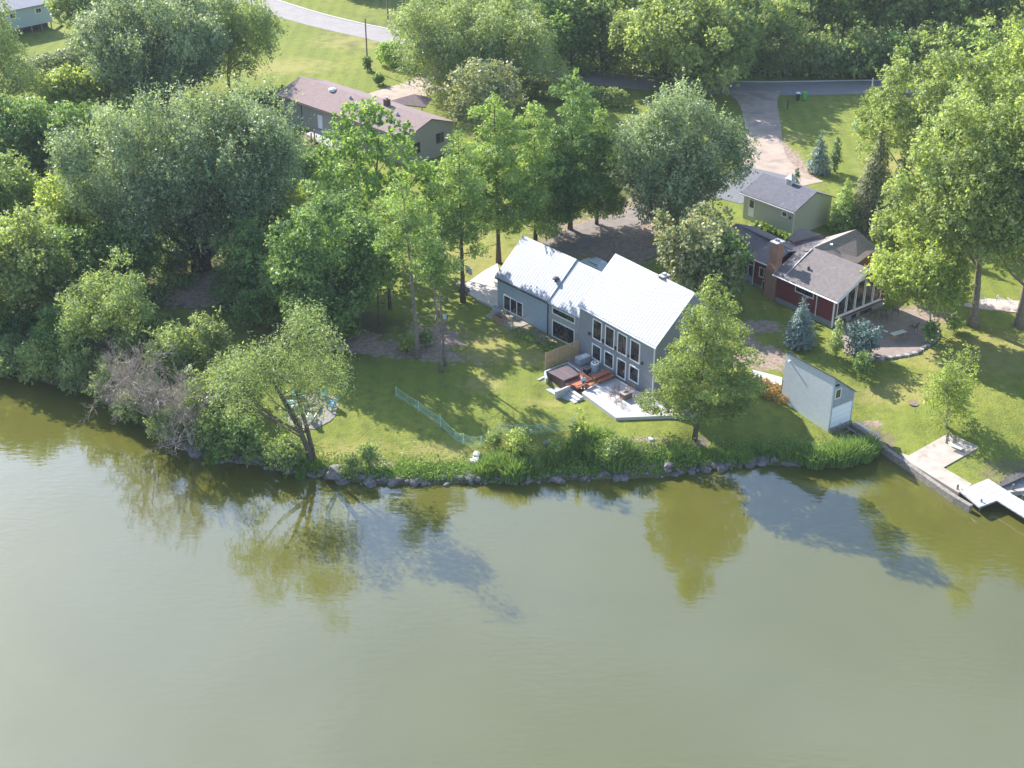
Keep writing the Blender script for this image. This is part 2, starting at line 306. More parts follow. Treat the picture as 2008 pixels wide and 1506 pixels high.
def ground_mat():
    m, n, b = newmat('lawn'); L = n.links
    g = n.nodes.new('ShaderNodeNewGeometry')
    def noise(s, d=5, dist=0):
        t = n.nodes.new('ShaderNodeTexNoise'); t.inputs['Scale'].default_value = s; t.inputs['Detail'].default_value = d; t.inputs['Distortion'].default_value = dist
        L.new(g.outputs['Position'], t.inputs['Vector']); return t.outputs[0]
    def rampf(f, lo, hi, a=0, c=1):
        r = n.nodes.new('ShaderNodeMapRange'); r.inputs[1].default_value = lo; r.inputs[2].default_value = hi; r.inputs[3].default_value = a; r.inputs[4].default_value = c
        L.new(f, r.inputs[0]); return r.outputs[0]
    def mixc(f, a, c):
        x = n.nodes.new('ShaderNodeMix'); x.data_type = 'RGBA'; L.new(f, x.inputs[0])
        for k, q in ((6, a), (7, c)):
            if isinstance(q, tuple): x.inputs[k].default_value = (*q, 1)
            else: L.new(q, x.inputs[k])
        return x.outputs[2]
    def attr(nm):
        a = n.nodes.new('ShaderNodeAttribute'); a.attribute_name = nm; return a.outputs['Fac']
    def math_(op, a, c):
        x = n.nodes.new('ShaderNodeMath'); x.operation = op
        for k, q in ((0, a), (1, c)):
            if isinstance(q, (int, float)): x.inputs[k].default_value = q
            else: L.new(q, x.inputs[k])
        return x.outputs[0]
    c = mixc(rampf(noise(.12), .38, .62), (.150,.190,.028), (.215,.235,.042))
    c = mixc(rampf(noise(1.3, 8), .40, .68), c, (.115,.15,.036))
    c = mixc(rampf(noise(7, 9), .46, .66, 0, .75), c, (.25,.245,.055))
    c = mixc(rampf(noise(14, 4), .52, .7, 0, .7), c, (.085,.115,.03))
    # mower stripes
    w = n.nodes.new('ShaderNodeTexWave'); w.inputs['Scale'].default_value = .14; w.inputs['Distortion'].default_value = 1.2; L.new(g.outputs['Position'], w.inputs['Vector'])
    c = mixc(rampf(w.outputs['Fac'], .35, .65, 0, .16), c, (.27,.30,.06))
    f = math_('ADD', attr('dry'), math_('MULTIPLY', math_('SUBTRACT', noise(.9, 6), .5), 1.6))
    c = mixc(rampf(f, .45, 1.0, 0, .75), c, (.30,.265,.09))
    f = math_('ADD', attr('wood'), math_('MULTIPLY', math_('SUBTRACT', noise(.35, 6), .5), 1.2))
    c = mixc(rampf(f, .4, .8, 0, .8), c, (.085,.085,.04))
    f = math_('ADD', attr('dirt'), math_('MULTIPLY', math_('SUBTRACT', noise(1.1, 7), .5), 1.7))
    soil = mixc(rampf(noise(2.5, 8), .35, .65), (.23,.165,.125), (.36,.28,.22))
    c = mixc(rampf(f, .45, .75), c, soil)
    # muddy band at the waterline
    sp = n.nodes.new('ShaderNodeSeparateXYZ'); L.new(g.outputs['Position'], sp.inputs[0])
    c = mixc(rampf(math_('ADD', sp.outputs[2], math_('MULTIPLY', math_('SUBTRACT', noise(2), .5), .5)), .42, .2), c, (.16,.13,.09))
    L.new(c, b.inputs['Base Color']); b.inputs['Roughness'].default_value = .95; b.inputs['Specular IOR Level'].default_value = .1
    bp = n.nodes.new('ShaderNodeBump'); bp.inputs['Strength'].default_value = .8; bp.inputs['Distance'].default_value = .12; L.new(noise(5, 10), bp.inputs['Height']); L.new(bp.outputs[0], b.inputs['Normal'])
    return m
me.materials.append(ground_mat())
go = bpy.data.objects.new('ground', me); COL.objects.link(go); tag(go, kind='structure')
# ------------------------------------------------------------------ water
def water_mat():
    m, n, b = newmat('lake water'); L = n.links
    g = n.nodes.new('ShaderNodeNewGeometry')
    t = n.nodes.new('ShaderNodeTexNoise'); t.inputs['Scale'].default_value = .045; t.inputs['Detail'].default_value = 3; t.inputs['Distortion'].default_value = 1; L.new(g.outputs['Position'], t.inputs['Vector'])
    r = n.nodes.new('ShaderNodeMapRange'); r.inputs[1].default_value = .35; r.inputs[2].default_value = .65; L.new(t.outputs[0], r.inputs[0])
    x = n.nodes.new('ShaderNodeMix'); x.data_type = 'RGBA'; x.inputs[6].default_value = (.094,.093,.019,1); x.inputs[7].default_value = (.105,.102,.023,1); L.new(r.outputs[0], x.inputs[0])
    L.new(x.outputs[2], b.inputs['Base Color']); b.inputs['Roughness'].default_value = .018; b.inputs['IOR'].default_value = 1.8
    mp = n.nodes.new('ShaderNodeMapping'); mp.inputs['Scale'].default_value = (.9, 2.2, 1); mp.inputs['Rotation'].default_value = (0, 0, .25); L.new(g.outputs['Position'], mp.inputs['Vector'])
    w = n.nodes.new('ShaderNodeTexNoise'); w.inputs['Scale'].default_value = .9; w.inputs['Detail'].default_value = 3; L.new(mp.outputs[0], w.inputs['Vector'])
    bp = n.nodes.new('ShaderNodeBump'); bp.inputs['Strength'].default_value = .32; bp.inputs['Distance'].default_value = .055
    w2 = n.nodes.new('ShaderNodeTexNoise'); w2.inputs['Scale'].default_value = .13; w2.inputs['Detail'].default_value = 2; L.new(g.outputs['Position'], w2.inputs['Vector'])
    r2 = n.nodes.new('ShaderNodeMapRange'); r2.inputs[1].default_value = .4; r2.inputs[2].default_value = .65; r2.inputs[3].default_value = .35; r2.inputs[4].default_value = 1.0; L.new(w2.outputs[0], r2.inputs[0])
    mw = n.nodes.new('ShaderNodeMath'); mw.operation = 'MULTIPLY'; L.new(w.outputs[0], mw.inputs[0]); L.new(r2.outputs[0], mw.inputs[1]); L.new(mw.outputs[0], bp.inputs['Height']); L.new(bp.outputs[0], b.inputs['Normal'])
    return m
wb = MB(); wb.add([(-1500,-900,0),(1500,-900,0),(1500,900,0),(-1500,900,0)], [(0,1,2,3)])
tag(wb.build('water', water_mat()), kind='structure')

# ------------------------------------------------------------------ roads and drives: strips draped on the ground
M_road = mat('asphalt worn', (.25,.225,.215), .9, .08, .5, spots=((.36,.33,.31), 3, .6))
M_gravel = mat('gravel pale', (.37,.285,.225), .95, .14, .5, spots=((.27,.215,.175), .35, .52), bump=.4)
M_curb = mat('kerb', (.55,.54,.52), .9, .08)
def smooth(pts, k=6):
    p = [np.asarray(q, float) for q in pts]; p = [2*p[0]-p[1]]+p+[2*p[-1]-p[-2]]; out = []
    for i in range(1, len(p)-2):
        for j in range(k):
            t = j/k; out.append(.5*((2*p[i])+(-p[i-1]+p[i+1])*t+(2*p[i-1]-5*p[i]+4*p[i+1]-p[i+2])*t*t+(-p[i-1]+3*p[i]-3*p[i+1]+p[i+2])*t**3))
    out.append(p[-2]); return out
def strip(name, px, hw, m, dz=.03, off=0.0, k=8, nacr=6, thick=0):
    c = [np.array([*G(x, y)[:2], w_]) for (x, y), w_ in zip(px, hw)]; c = smooth(c, k); mb = MB(); rows = []
    for i, q in enumerate(c):
        d = c[min(i+1, len(c)-1)][:2]-c[max(i-1, 0)][:2]; d /= np.linalg.norm(d)+1e-9; nn = np.array([d[1], -d[0]])
        rows.append([q[:2]+nn*(off+q[2]*(2*j/nacr-1)) for j in range(nacr+1)])
    A = np.array(rows); z = gz(A[...,0].ravel(), A[...,1].ravel()).reshape(A.shape[:2])+dz+thick
    vs = np.concatenate([A, z[...,None]], -1).reshape(-1, 3); m1 = nacr+1
    fs = [(i*m1+j, i*m1+j+1, (i+1)*m1+j+1, (i+1)*m1+j) for i in range(len(c)-1) for j in range(nacr)]
    if thick:
        lo = vs.copy(); lo[:,2] -= thick+.2; n0 = len(vs); vs = np.vstack([vs, lo])
        for i in range(len(c)-1):
            fs += [(i*m1, (i+1)*m1, n0+(i+1)*m1, n0+i*m1), (i*m1+nacr, (i+1)*m1+nacr, n0+(i+1)*m1+nacr, n0+i*m1+nacr)]
    mb.add(list(vs), fs); return mb.build(name, m)
ROAD = [(330,-70),(440,-20),(560,22),(650,47),(740,67),(800,82),(880,98),(1010,127),(1100,143),(1200,157),(1330,169),(1480,174),(1600,173),(1720,171),(1900,170),(2300,165)]
tag(strip('road', ROAD, [3.4]*len(ROAD), M_road), kind='structure')
tag(strip('kerb', ROAD, [.16]*len(ROAD), M_curb, .03, off=-3.55, nacr=1, thick=.09), kind='structure')
tag(strip('ranch_driveway', [(885,120),(862,150),(820,172),(770,190),(720,212)], [3.2,3.2,3.6,4,4.2], M_gravel, .038), kind='structure')
tag(strip('gravel_driveway', [(1475,178),(1485,200),(1495,240),(1497,280),(1500,315),(1520,345),(1560,368)], [4.5,3.0,2.6,2.7,3.3,4.2,4.5], M_gravel, .038), kind='structure')
tag(strip('shade_dark_apron', [(1420,392),(1440,378),(1470,355),(1500,335)], [2.4,2.6,3.2,3.6], mat('apron tree shade', (.15,.15,.16), .9, .1), .046), kind='structure')  # tree shade over the asphalt is put into this dark bluish colour
tag(strip('shaded_driveway', [(1440,350),(1330,395),(1230,430),(1150,460),(1090,490)], [2.5,2.4,2.4,2.6,2.6], mat('drive grey', (.21,.175,.15), .95, .2, .8), .034), kind='structure')

# ------------------------------------------------------------------ foliage engine
def unit(v): return v/(np.linalg.norm(v, axis=-1, keepdims=True)+1e-9)
def leaf_object(name, pos, nrm, axd, L, W, tint, m, parent):
    """pos,nrm,axd (N,3); builds N separate leaf-spray quads as one mesh"""
    N = len(pos); nrm = unit(nrm); a = axd-(axd*nrm).sum(1, keepdims=True)*nrm; a = unit(a); b = np.cross(nrm, a)
    L = np.broadcast_to(np.asarray(L), (N,))[:,None]; W = np.broadcast_to(np.asarray(W), (N,))[:,None]
    v = np.stack([pos-a*L*.5, pos+b*W*.5-a*L*.05, pos+a*L*.5, pos-b*W*.5-a*L*.05], 1).reshape(-1, 3)
    if parent: v = v-parent_world(parent)
    me = bpy.data.meshes.new(name); me.vertices.add(4*N); me.vertices.foreach_set('co', v.astype(np.float32).ravel())
    me.loops.add(4*N); me.loops.foreach_set('vertex_index', np.arange(4*N, dtype=np.int32)); me.polygons.add(N); me.polygons.foreach_set('loop_start', np.arange(0, 4*N, 4, dtype=np.int32))
    me.update(calc_edges=True)
    at = me.attributes.new('tint', 'FLOAT', 'FACE'); at.data.foreach_set('value', np.clip(tint, 0, 1).astype(np.float32))
    me.materials.append(m); o = bpy.data.objects.new(name, me); COL.objects.link(o)
    if parent: o.parent = parent
    return o
NLEAF = 0
def foliage(lobes, rg, leaf, shoot=.9, upb=.5, drp=0., nper=8, cover=1.3, thin=.15, spread=.16, narrow=.62, under=.45, tvar=.25):
    """lobes: list of (centre, radii). Shoots stand on every lobe's surface, leaves sit along the shoots."""
    Ps, Ns, As, Ts = [], [], [], []
    C = np.array([l[0] for l in lobes], float); Rr = np.array([l[1] for l in lobes], float)
    la = leaf*leaf*narrow*.5
    for i, (c, r) in enumerate(lobes):
        r = np.array(r, float); area = 4*math.pi*((r[0]*r[1])**1.6+(r[0]*r[2])**1.6+(r[1]*r[2])**1.6)**(1/1.6)/3**(1/1.6)
        ns = max(6, int(area*cover/la/nper)); d = unit(rg.normal(size=(ns, 3)))
        keep = (d[:,2] > -.25) | (rg.random(ns) < under); d = d[keep]
        k = rg.uniform(.35, 1.04, len(d))**.5; p = c+d*r*k[:,None]
        # drop shoots buried inside other lobes
        q = (p[:,None,:]-C[None])/Rr[None]; dd = (q*q).sum(-1); dd[:,i] = 9
        bur = (dd < .5).any(1) & (rg.random(len(p)) > thin); p = p[~bur]; d = d[~bur]
        if not len(p): continue
        sdv = unit(d*(1-.4*abs(upb))+np.array([0, 0, upb-drp*1.5])+rg.normal(size=d.shape)*.28); n = len(p)
        sl = shoot*rg.uniform(.6, 1.3, n); t = rg.random((n, nper)); jit = rg.normal(size=(n, nper, 3))*spread*(1.1-t[...,None]*.6)*shoot
        lp = p[:,None,:]+sdv[:,None,:]*(sl[:,None]*t)[...,None]+jit
        if drp: lp[...,2] -= (t**2)*drp*sl[:,None]*.6
        nr = unit(d[:,None,:]*.55+np.array([0, 0, .45])+rg.normal(size=lp.shape)*.55)
        ax = unit(sdv[:,None,:]*.8+rg.normal(size=lp.shape)*.6)
        lobt = rg.normal()*tvar*.6; tt = .38+lobt+rg.normal(size=(n, 1))*tvar*.5+rg.normal(size=(n, nper))*tvar*.6
        Ps.append(lp.reshape(-1, 3)); Ns.append(nr.reshape(-1, 3)); As.append(ax.reshape(-1, 3)); Ts.append(tt.ravel())
    Pp = np.concatenate(Ps); N_ = len(Pp); sz = leaf*rg.uniform(.5, 1.6, N_)
    return Pp, np.concatenate(Ns), np.concatenate(As), sz, sz*narrow, np.concatenate(Ts)
def limbs(mb, base, lean, h, tr, lobes, rg, cb, ntr=1, maxl=22, wob=.03, up=.9, twigs=3):
    """trunk(s) and limbs reaching to the lobes. base world point."""
    base = np.asarray(base, float)
    tops = []
    for k in range(ntr):
        off = np.array([0, 0, 0.]) if ntr == 1 else np.append(rg.normal(size=2)*tr*.8, 0)
        le = np.array(lean) if ntr == 1 else np.array(lean)+unit(rg.normal(size=2))*h*.18
        pts = []
        for t in np.linspace(0, 1, 9):
            pts.append(base+off+np.array([le[0]*t**1.4, le[1]*t**1.4, h*.93*t])+np.append(rg.normal(size=2)*wob*h*.25*t, 0)+(np.array([0,0,-.4]) if t == 0 else 0))
        mb.tube(pts, [tr*((1.45 if t == 0 else 1.0)*(1-t)**.8+.03) for t in np.linspace(0, 1, 9)], 8); tops.append(pts)
    order = np.argsort([-l[1][0]+rg.random() for l in lobes])[:maxl]
    for i in order:
        c, r = np.array(lobes[i][0]), lobes[i][1]; pts = tops[rg.integers(len(tops))]
        hor = np.linalg.norm(c[:2]-base[:2]); z0 = max(base[2]+h*max(cb*.7, .04), c[2]-hor*up-.3*r[2]); z0 = min(z0, base[2]+h*.88)
        tt = np.clip((z0-base[2])/(h*.93), 0, 1); j = int(tt*8); j = min(j, 7); s = pts[j]+(pts[j+1]-pts[j])*(tt*8-j)
        mid = s*.5+c*.5+np.array([0, 0, -.08*hor if up > .5 else .03*hor])+rg.normal(size=3)*.06*hor
        r0 = max(tr*.5*(1-tt)**.7, tr*.13)
        mb.tube([s, mid, c, c+unit(c-s)*r[0]*.6], [r0, r0*.6, r0*.3, r0*.08], 5, False)
        for _ in range(twigs):
            e = c+unit(rg.normal(size=3)+np.array([0, 0, .5]))*np.array(r)*.9; mb.tube([mid*.3+c*.7, e], [r0*.25, r0*.06], 4, False)
KIND = dict(
 maple=dict(nl=34, lr=(.26,.40), fill=.72, shoot=1.0, upb=.45, narrow=.7, tvar=.3, ntr=1, leaf=1.0),
 silver=dict(vs=1.5, nl=40, lr=(.15,.24), fill=.86, shoot=2.3, upb=.95, narrow=.5, tvar=.38, ntr=3, leaf=.9, spread=.085, nper=14),
 oak=dict(nl=30, lr=(.22,.32), fill=.80, shoot=.7, upb=.35, narrow=.75, tvar=.3, ntr=1, leaf=1.1, thin=.05),
 dense=dict(nl=36, lr=(.26,.38), fill=.72, shoot=.8, upb=.3, narrow=.7, tvar=.3, ntr=1, leaf=.95, cover=1.5),
 willow=dict(nl=26, lr=(.22,.34), fill=.78, shoot=1.6, upb=.1, drp=.75, narrow=.35, tvar=.3, ntr=2, leaf=1.0, cover=1.1, spread=.14),
 airy=dict(nl=30, lr=(.16,.26), fill=.85, shoot=1.0, upb=.5, narrow=.5, tvar=.35, ntr=2, leaf=.85, cover=.9),
 shrub=dict(nl=14, lr=(.3,.45), fill=.65, shoot=.6, upb=.6, narrow=.6, tvar=.3, ntr=3, leaf=.8),
)
PEN = {'maple': BARKG, 'silver': BARK, 'oak': BARK, 'dense': BARK, 'willow': BARK, 'airy': BARKG, 'shrub': BARK}
def env(rg, nl, R, Rz, lr, fill, shape, vs=1.0):
    """well-spread lobe centres inside an uneven envelope"""
    out = []; nl = int(nl*1.7); n = nl; lr = (lr[0]*.74, lr[1]*.80); fill = min(fill*1.07, .88)
    ph = rg.random(6)*6.28; bump = lambda a, b: 1+.13*math.sin(2*a+ph[0])+.10*math.sin(3*a+ph[1]+b*2)+.09*math.sin(5*a+ph[2]-b*3)+.08*math.sin(b*5+ph[3])
    g = (1+5**.5)/2
    for i in range(n):
        zf = 1-2*(i+.5)/n; th = 2*math.pi*i/g+rg.normal()*.25; rr = max(0, 1-abs(zf)**2.5)**.5
        if shape == 'dome' and zf < 0: rr = 1.0
        f = fill*rg.uniform(.72, 1.12) if i % 4 else fill*rg.uniform(.15, .6)
        taper = 1.0
        if shape == 'up': taper = 1.0 if zf > 0 else 1+.5*zf
        if shape == 'cone': taper = 1-.45*max(zf, 0)
        f *= bump(th, zf)
        l = R*rg.uniform(*lr)*(.8 if zf > .55 else 1)
        out.append((np.array([rr*math.cos(th)*R*f*taper, rr*math.sin(th)*R*f*taper, zf*Rz*f]), (l, l, l*rg.uniform(.65, .9)*vs)))
    for i in range(int(nl*.55)):     # small boughs standing out of the crown
        zf = rg.uniform(-.55, 1); th = rg.random()*6.283; rr = max(0, 1-abs(zf)**2.5)**.5; f = rg.uniform(.82, .98)*bump(th, zf); l = R*rg.uniform(.07, .12)
        out.append((np.array([rr*math.cos(th)*R*f, rr*math.sin(th)*R*f, zf*Rz*f]), (l, l, l*1.1)))
    return out
ALLT = []
def tree(name, kind, m, bx, by, top, wpx, label, lobes_px=None, cx=None, cb=.18, seed=None, group=None, cat='tree', h=None, shape='ball', bark=None, lean2=0, depthf=1.0, tr=None, parts=('trunk', 'crown'), **ov):
    if kind == 'shrub': cb = min(cb, .0); shape = 'dome'
    B = G(bx, by); zc = depth(B); rg = np.random.default_rng(int(seed if seed is not None else abs(bx*31+by*17+top*7)))
    if h is None:
        lo, hi = .3, 60
        for _ in range(40):
            mdl = (lo+hi)/2
            if proj(B+np.array([0, 0, mdl]))[1] > top: lo = mdl
            else: hi = mdl
        h = lo
    Rw = wpx*.5*(zc-.25*h)/FPX; ppm = FPX/zc*1024/PW
    dx = 0 if cx is None else (cx-bx)*zc/FPX
    k = dict(KIND[kind]); k.update(ov)
    leaf = max(2.65/ppm, .15)*k.pop('leaf', 1.0); nl = k.pop('nl'); lr = k.pop('lr'); fill = k.pop('fill'); vs = k.pop('vs', 1.0); ntr = k.pop('ntr')
    Rz = h*(1-cb)*.5; hc = h*(cb+1)*.5
    Re = Rw*.98-k['shoot']*.22
    lobes = [(B+np.array([dx, lean2, hc])+c*np.array([1, depthf, 1]), r) for c, r in env(rg, nl, max(Re, .4), max(Rz-k['shoot']*.25*k.get('upb', 0), .3), lr, fill, shape, vs)]
    if lobes_px:
        lobes = []
        for lx, ly, lr_ in lobes_px:
            d = ray(lx, ly); t = (B[1]+rg.uniform(-2.5, 2.0))/d[1]; q = CAM+d*t; rm = lr_*depth(q)/FPX; lobes.append((q, (rm, rm, rm*.8)))
    zmin = B[2]+.1
    lobes = [((c if c[2] > zmin else np.array([c[0], c[1], zmin+.2])), r) for c, r in lobes]
    root = empty(name, B, label, cat, group)
    mb = MB(); trr = tr or max(.06, h*.017)*(1 if ntr == 1 else .75)
    limbs(mb, B, (dx*.8, lean2*.8), h*(.86 if kind != 'shrub' else .6), trr, lobes, rg, cb, ntr)
    mb.build(parts[0], bark or PEN[kind], root, smooth=True)
    p, n_, a, l, w_, t = foliage(lobes, rg, leaf, **k)
    ok = p[:,2] > B[2]+.02
    leaf_object(parts[1], p[ok], n_[ok], a[ok], l[ok], w_[ok], t[ok], LM[m], root)
    global NLEAF; NLEAF += int(ok.sum()); ALLT.append((name, round(h, 1), round(2*Rw, 1), int(ok.sum())))
    return root
def conifer(name, style, m, bx, by, top, wpx, label, cb=.05, cx=None, seed=None, group=None, bark=None, cat='tree', parts=('trunk', 'crown')):
    B = G(bx, by); zc = depth(B); rg = np.random.default_rng(int(seed if seed is not None else abs(bx*13+by*5+top)))
    lo, hi = .3, 60
    for _ in range(40):
        mdl = (lo+hi)/2
        if proj(B+np.array([0, 0, mdl]))[1] > top: lo = mdl
        else: hi = mdl
    h = lo; Rw = wpx*.5*zc/FPX; ppm = FPX/zc*1024/PW; leaf = max(2.5/ppm, .14); dx = 0 if cx is None else (cx-bx)*zc/FPX
    root = empty(name, B, label, cat, group); mb = MB(); Ps, Ns, As, Ts = [], [], [], []
    tr = max(.05, h*.013); path = lambda t: B+np.array([dx*t**1.3, 0, h*t])
    mb.tube([path(t)+(np.array([0, 0, -.3]) if t == 0 else 0) for t in np.linspace(0, 1, 8)], [tr*((1.4 if t == 0 else 1)*(1-t)+.04) for t in np.linspace(0, 1, 8)], 7)
    if style == 'spruce' or style == 'norway' or style == 'arbor':
        sp = leaf*(.95 if style != 'arbor' else .8); z = cb*h
        while z < h*.985:
            t = (z/h-cb)/(1-cb); rad = Rw*((1-t)**(.85 if style != 'arbor' else .45))*(1 if t > .08 else .7+t*3.5)
            if style == 'arbor': rad = Rw*math.sin(min(1, .25+t*3)*math.pi/2)*(1-t)**.55
            nb = max(4, int(2*math.pi*rad/(leaf*1.15)))
            for k in range(nb):
                th = rg.random()*2*math.pi; L = rad*rg.uniform(.72, 1.12)+.03; s = max(2, int(L/leaf*1.5))
                tt = np.sort(rg.random(s)**.6); dr = {'spruce': .05, 'norway': -.35, 'arbor': .9}[style]
                dv = np.array([math.cos(th), math.sin(th)]); x = dv[0]*L*tt; y = dv[1]*L*tt
                zz = z+(dr*L*tt*(tt if style == 'norway' else 1))+rg.normal(size=s)*leaf*.25
                c = path(min(z/h, 1))
                pp = np.stack([c[0]+x, c[1]+y, B[2]+zz], -1)+rg.normal(size=(s, 3))*leaf*.22
                if style == 'norway': pp[:,2] -= rg.random(s)*leaf*1.4
                Ps.append(pp); ax = np.tile([dv[0], dv[1], {'spruce': .15, 'norway': -.9, 'arbor': 1.6}[style]], (s, 1))+rg.normal(size=(s, 3))*.3
                As.append(ax); Ns.append(np.tile([dv[0]*.6, dv[1]*.6, .7], (s, 1))+rg.normal(size=(s, 3))*.4); Ts.append(.3+.45*tt**2+rg.normal(size=s)*.14)
            z += sp*rg.uniform(.5, .9)*(1 if style != 'norway' else 1.2)
        p = np.concatenate(Ps); lf = leaf*rg.uniform(.8, 1.5, len(p)); wd = lf*.38
        n_, a, t = map(np.concatenate, (Ns, As, Ts))
    else:   # 'pine' open tufted limbs, 'larch' dense flat sprays
        lobes = []; nb = {'pine': 46, 'larch': 60, 'sparse': 26}[style]
        for k in range(nb):
            t = (k+rg.random())/nb; zt = cb+(1-cb)*t
            prof = (.45+.55*math.sin(min(1, t*2.2+.15)*math.pi/2))*(1-t)**.55 if style != 'larch' else (1-t)**.75*(.7+.3*min(1, t*4))*1.12
            th = k*2.399+rg.normal()*.4; L = Rw*prof*rg.uniform(.45, 1.15)
            c = path(zt)+np.array([math.cos(th)*L*.68, math.sin(th)*L*.68, L*.12])
            r = max(L*.40, .35); lobes.append((c, (r, r, r*{'pine': .38, 'larch': .22, 'sparse': .4}[style])))
            s = path(zt*.985); mb.tube([s, s*.45+c*.55-np.array([0, 0, .03*L]), c+(c-s)*.3], [tr*.3*(1-t*.6), tr*.16, .015], 4, False)
        if style != 'larch':
            for k in range(14):     # bare dead branches below the crown
                zt = rg.uniform(.08, cb+.12); s = path(zt); th = rg.random()*6.28; L = rg.uniform(.6, 1.6); e = s+np.array([math.cos(th)*L, math.sin(th)*L, rg.uniform(-.2, .3)]); mb.tube([s, e], [.05, .015], 4, False)
        p, n_, a, lf, wd, t = foliage(lobes, rg, leaf, shoot=.55, upb=.35, nper=7, cover={'pine': 1.35, 'larch': 1.0, 'sparse': 1.1}[style], spread=.22, narrow=.4, under=.5, tvar=.35)
    mb.build(parts[0], bark or BARK, root, smooth=True)
    leaf_object(parts[1], p, n_, a, lf, wd, t, LM[m], root)
    global NLEAF; NLEAF += len(p); ALLT.append((name, round(h, 1), round(2*Rw, 1), len(p)))
    return root
# ------------------------------------------------------------------ air
hz = MB(); hz.hexa([(-1400,-850,-3),(1400,-850,-3),(1400,2300,-3),(-1400,2300,-3)], [(-1400,-850,72),(1400,-850,72),(1400,2300,72),(-1400,2300,72)])
hm = bpy.data.materials.new('haze'); hm.use_nodes = True; hn = hm.node_tree; hn.nodes.remove(hn.nodes['Principled BSDF']); pv = hn.nodes.new('ShaderNodeVolumePrincipled')
pv.inputs['Color'].default_value = (.82,.9,1,1); pv.inputs['Density'].default_value = .00012; hn.links.new(pv.outputs[0], hn.nodes['Material Output'].inputs['Volume'])
ho = hz.build('haze', hm); tag(ho, kind='stuff')
# ------------------------------------------------------------------ the main house: three wings
def window(fr, root, u0, u1, h0, h1, mull=1, hor=(), name='window', v=0.0, fw=.12, frame=None):
    f = MB()
    for a in ((u0, u1, h0, h0+fw), (u0, u1, h1-fw, h1), (u0, u0+fw, h0+fw, h1-fw), (u1-fw, u1, h0+fw, h1-fw)): fr.box(f, a[0], a[1], v-.05, v+.03, a[2], a[3])
    w_ = f.build(name, frame or M_white, root)
    g = MB(); fr.box(g, u0+fw, u1-fw, v-.012, v+.02, h0+fw, h1-fw); g.build('pane', M_glass, w_)
    if mull or hor:
        for k in range(mull):
            s = MB(); uc = u0+fw+(u1-u0-2*fw)*(k+1)/(mull+1); fr.box(s, uc-.035, uc+.035, v-.04, v-.012, h0+fw, h1-fw); s.build('mullion', M_black, w_)
        for hh in hor: s = MB(); fr.box(s, u0+fw, u1-fw, v-.036, v-.013, hh-.03, hh+.03); s.build('mullion', M_black, w_)
    return w_
def gable_body(fr, root, u0, u1, D, he, hr, mwall, mroof, h0=-.6, ov=.25, back=None, th=.12, ovu=.12, deg=None):
    back = he if back is None else back
    w_ = MB(); a = [fr(u0,0,h0), fr(u1,0,h0), fr(u1,2*D,h0), fr(u0,2*D,h0)]
    b = [fr(u0,0,he), fr(u1,0,he), fr(u1,2*D,back), fr(u0,2*D,back), fr(u0,D,hr), fr(u1,D,hr)]
    w_.add(a+b, [(0,1,2,3),(0,1,5,4),(2,3,7,6),(0,4,8,7,3),(1,2,6,9,5),(4,5,9,8),(8,9,6,7)]); w_.build('wall', mwall, root)
    s = (hr-he)/D; sb = (hr-back)/D; r = MB()
    for sg, sl, v0 in ((1, s, -ov), (-1, sb, 2*D+ov)):
        he_ = he-sl*ov+.02 if sg == 1 else back-sl*ov+.02
        q = [fr(u0-ovu,v0,he_), fr(u1+ovu,v0,he_), fr(u1+ovu,D,hr+.02), fr(u0-ovu,D,hr+.02)]
        r.hexa(q, [x+np.array([0,0,th]) for x in q])
    ro = r.build('roof', mroof, root); return s, ro
def seams(fr, root, u0, u1, D, he, hr, ov, m, step=.4, th=.14, ovu=.12):
    s = (hr-he)/D; mb = MB(); u = u0-ovu+.02
    while u < u1+ovu:
        b = [fr(u-.01,-ov,he-s*ov+th), fr(u+.01,-ov,he-s*ov+th), fr(u+.01,D,hr+th), fr(u-.01,D,hr+th)]
        mb.hexa(b, [x+np.array([0,0,.018]) for x in b]); u += step
    for v in (.0, ): pass
    return mb.build('seam', m, root)
C0 = Fr((13.51,116.65,1.9), -37); A0 = Fr((3.79,130.5,1.9), -41)
house = empty('lake_house', (8.5,124.5,1.9), 'long grey lakeside house with white metal roof and rows of tall white framed windows', 'house')
M_seam = mat('roof seam', (.26,.28,.31), .5, .03)
s_, rA = gable_body(A0, house, .0, 8.15, 3.74, 3.97, 7.32, M_wallA, M_roofA); seams(A0, rA, 0, 8.15, 3.74, 3.97, 7.32, .25, M_seam)
s_, rB = gable_body(A0, house, -5.4, -.003, 3.74, 3.83, 7.15, M_wallB, M_roofA, ovu=0); seams(A0, rB, -5.3, -.2, 3.74, 3.83, 7.15, .25, M_seam, ovu=0)
s_, rC = gable_body(C0, house, 0, 11.28, 4.56, 5.69, 9.88, M_wallC, M_roofW, ov=.12); seams(C0, rC, 0, 11.28, 4.56, 5.69, 9.88, .12, mat('roof seam white', (.25,.26,.29), .5, .03))
for i, u in enumerate((2.16, 4.04, 5.88, 7.76)):
    window(C0, house, u, u+1.42, 2.88, 5.12, 1, name='window'); 
    if i != 1: window(C0, house, u, u+1.42, .66, 2.36, 1)
dr = window(C0, house, 4.04, 5.42, .28, 2.34, 0, name='door'); mb = MB(); C0.box(mb, 4.3, 4.34, -.07, -.012, 1.1, 1.3); mb.build('handle', M_metal, dr)
window(A0, house, -4.0, -.56, 2.62, 3.42, 3); window(A0, house, -3.98, -.58, .0, 1.98, 3, (1.5,))
window(A0, house, 4.0, 7.15, .3, 2.1, 2, name='glass_door')
for k in range(2):
    mb = MB(); u = 4.95+1.05*k; A0.box(mb, u-.06, u+.06, -.06, -.04, .42, 1.98); mb.build('door_stile', M_white, house)
